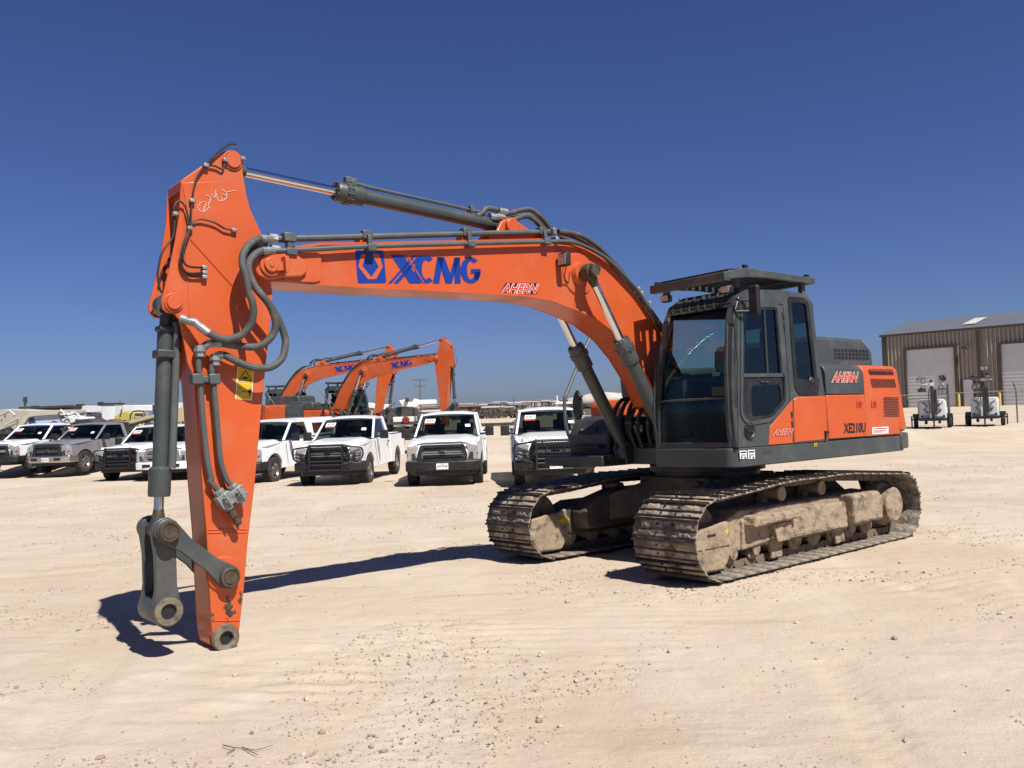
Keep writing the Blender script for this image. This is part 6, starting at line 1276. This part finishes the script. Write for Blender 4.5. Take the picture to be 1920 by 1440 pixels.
# g) concrete mixer behind the near truck
T = rig('concrete_mixer_truck', 'concrete mixer truck with a dirty white drum showing past the boom cylinders', 'mixer truck', 42)
Ym = 85; q0 = W(1066, 753, Ym); q1 = W(1150, 752, Ym); b = MB(); Lx = q1.x-q0.x
b.lathe([(.0, 0), (.32, 0), (.35, .08), (.62, Lx*.35), (.86, Lx*.6), (.88, Lx*.85), (.7, Lx*1.2), (.4, Lx*1.35), (0, Lx*1.37)], 32, 0, (q0.x, Ym+.9, q0.z-.02)); b.build('drum', mat('dirty_white_drum', (.60, .56, .50), (.42, .37, .32), .7, scale=2, bump=.2), T)
b = MB(); wpoly(b, cM([(1470, 245), (1500, 240), (1620, 245), (1625, 262), (1470, 265)]), Ym, .6); b.box(W(*cM([(1485, 225)])[0], Ym+.3), (.12, .12, .8)); b.build('hopper', WHT, T, bevel=.02)
b = MB()
for k in range(8): q = W(*cM([(1700+k*10, 340)])[0], Ym-.6); b.box((q.x, q.y, q.z-.3), (.04, .04, 1.2))
q = W(*cM([(1735, 308)])[0], Ym-.6); b.box((q.x, q.y, q.z), (.6, .05, .05)); b.build('radiator_guard', 'zinc', T)
truck_chassis(T, q0.x-.4, q1.x+5, Ym+.9, .35, 4)
# h) flatbed trailer and pipe on the ground
T = rig('flatbed_trailer', 'empty low flatbed trailer on open sand between the two front facing pickups', 'trailer', 60)
b = MB(); xa, xb = W(893, 800, 62).x, W(970, 800, 62).x; zz = W(930, 796, 62).z; b.box(((xa+xb)/2, 62, zz), (xb-xa, 2.4, .22)); b.build('deck', DKM, T)
b = MB()
for s in range(4): b.box((xa+.5+s*.8, 61, zz-.3), (.1, .1, .5))
b.tube([W(935, 806, 60), W(900, 818, 58)], .06, 6); b.tube([W(970, 785, 60), W(925, 818, 57)], .05, 6); b.box(W(912, 817, 57.5), (.5, .4, .35)); b.build('hitch', DKM, T)
for s in range(2): b = MB(); b.cyl((xa+1+s*1.1, 60.7, zz-.35), (xa+1+s*1.1, 61.1, zz-.35), .42, seg=18); b.build('wheel', 'tyre', T)
# ================================================================ poles, town, scrub
WOOD = mat('weathered_pole', (.16, .125, .10), (.22, .18, .15), .9, scale=3)
def pole(px, pyt, pyb, y, label, arms=2, name='utility_pole'):
    p = W(px, pyb, y); q = W(px-.036*(pyb-pyt)*.0, pyt, y); T = thing(name, label, 'utility pole', (p.x, y, p.z), 0, 'utility poles on the skyline'); h = q.z-p.z; r = max(.13, y*.0009)
    b = MB(); b.tube([(0, 0, -1), (0, 0, h)], [r, r*.6], 8); b.build('shaft', WOOD, T)
    for k in range(arms):
        b = MB(); z = h*(.97-.2*k); wd = (2.3, 1.7)[k]*min(1, y/130); b.box((0, 0, z), (wd, .12, .13)); c = b.build('crossarm', WOOD, T)
        for x in (-wd*.45, wd*.45, wd*.2): b = MB(); b.cyl((x, 0, z), (x, 0, z+.35), .08, seg=6); b.build('insulator', 'zinc', c)
pole(789, 711, 768, 125, 'tall wooden utility pole with two crossarms left of the far stick'); pole(939, 757, 777, 160, 'short distant pole with crossarm above the town', 1); pole(964, 746, 772, 260, 'thin distant mast above the middle of the town', 0); pole(984, 757, 772, 300, 'faint distant pole right of the thin mast', 0)
pole(226, 752, 775, 90, 'short bare pole above the white boom', 0)
pole(928, 758, 776, 240, 'faint distant pole left of the crossarm pole', 0)
rt = random.Random(11); HB = [mat('far_wall_%s' % c, v, None, .8) for c, v in (('cream', (.50, .45, .38)), ('white', (.62, .62, .6)), ('brown', (.22, .14, .10)), ('grey', (.28, .27, .26)))]; HRF = [mat('far_roof_%s' % c, v, None, .7) for c, v in (('grey', (.25, .24, .24)), ('rust', (.25, .12, .08)), ('pale', (.5, .5, .5)))]
far_lab = {0: 'cream', 1: 'white', 2: 'brown', 3: 'grey'}
for k in range(95):
    y = rt.uniform(130, 700); px = rt.uniform(868, 1140) if k < 75 else rt.uniform(640, 870); x = W(px, 770, y).x; z = .45+max(0, (y-150))*.004
    g_ = .35+y/700; wd, dp, h = rt.uniform(3, 9)*g_, rt.uniform(3, 6)*g_, rt.uniform(1.4, 2.6)*g_; i = rt.randrange(4); T = thing('distant_shed', '%s gabled shed in the far-off town on the horizon' % far_lab[i], 'shed', (x, y, z), rt.uniform(-.4, .4), 'low sheds of the %s kind in the distant town' % far_lab[i])
    b = MB(); b.box((0, 0, h/2), (wd, dp, h)); wl_ = b.build('wall', HB[i], T)
    b = MB(); b.prism([(-dp/2-.3, h), (0, h+rt.uniform(.3, .7)*g_), (dp/2+.3, h)], -wd/2-.3, wd/2+.3, 0); b.build('roof', HRF[rt.randrange(3)], T)
    b = MB(); b.box((rt.uniform(-wd/4, wd/4), -dp/2-.02, h*.45), (wd*.15, .06, h*.8)); b.box((wd*.35, -dp/2-.02, h*.6), (wd*.12, .06, h*.3)); b.build('openings', 'dglass', wl_)
b = MB(); 
def shrub(b, x, y, z, r, n):
    for i in range(n):
        a, e = rt.random()*6.3, rt.random(); c = Vector((x+r*math.cos(a)*rt.random(), y+r*math.sin(a)*rt.random(), z+r*.9*e)); s = r*rt.uniform(.15, .32); u = Vector((rt.uniform(-1, 1), rt.uniform(-1, 1), rt.uniform(-1, 1))).normalized(); v = u.orthogonal().normalized()
        b.add([c+u*s, c+v*s, c-u*s, c-v*s], [(0, 1, 2, 3)])
for k in range(1200):
    y = 95+500*rt.random()**1.6; px = rt.uniform(500, 1180) if rt.random() < .62 else rt.uniform(-900, 2900); x = W(px, 770, y).x; z = .4+max(0, (y-150))*.0035; shrub(b, x, y, z, rt.uniform(.3, .75)*(1+y/300), 24)
tag(b.build('desert_scrub', mat('dry_scrub', (.065, .052, .038), (.13, .095, .065), .9, scale=.2), None, smooth=0, fix=False), 'dry brown scrub in a dark band along the horizon', 'scrub', kind='stuff')
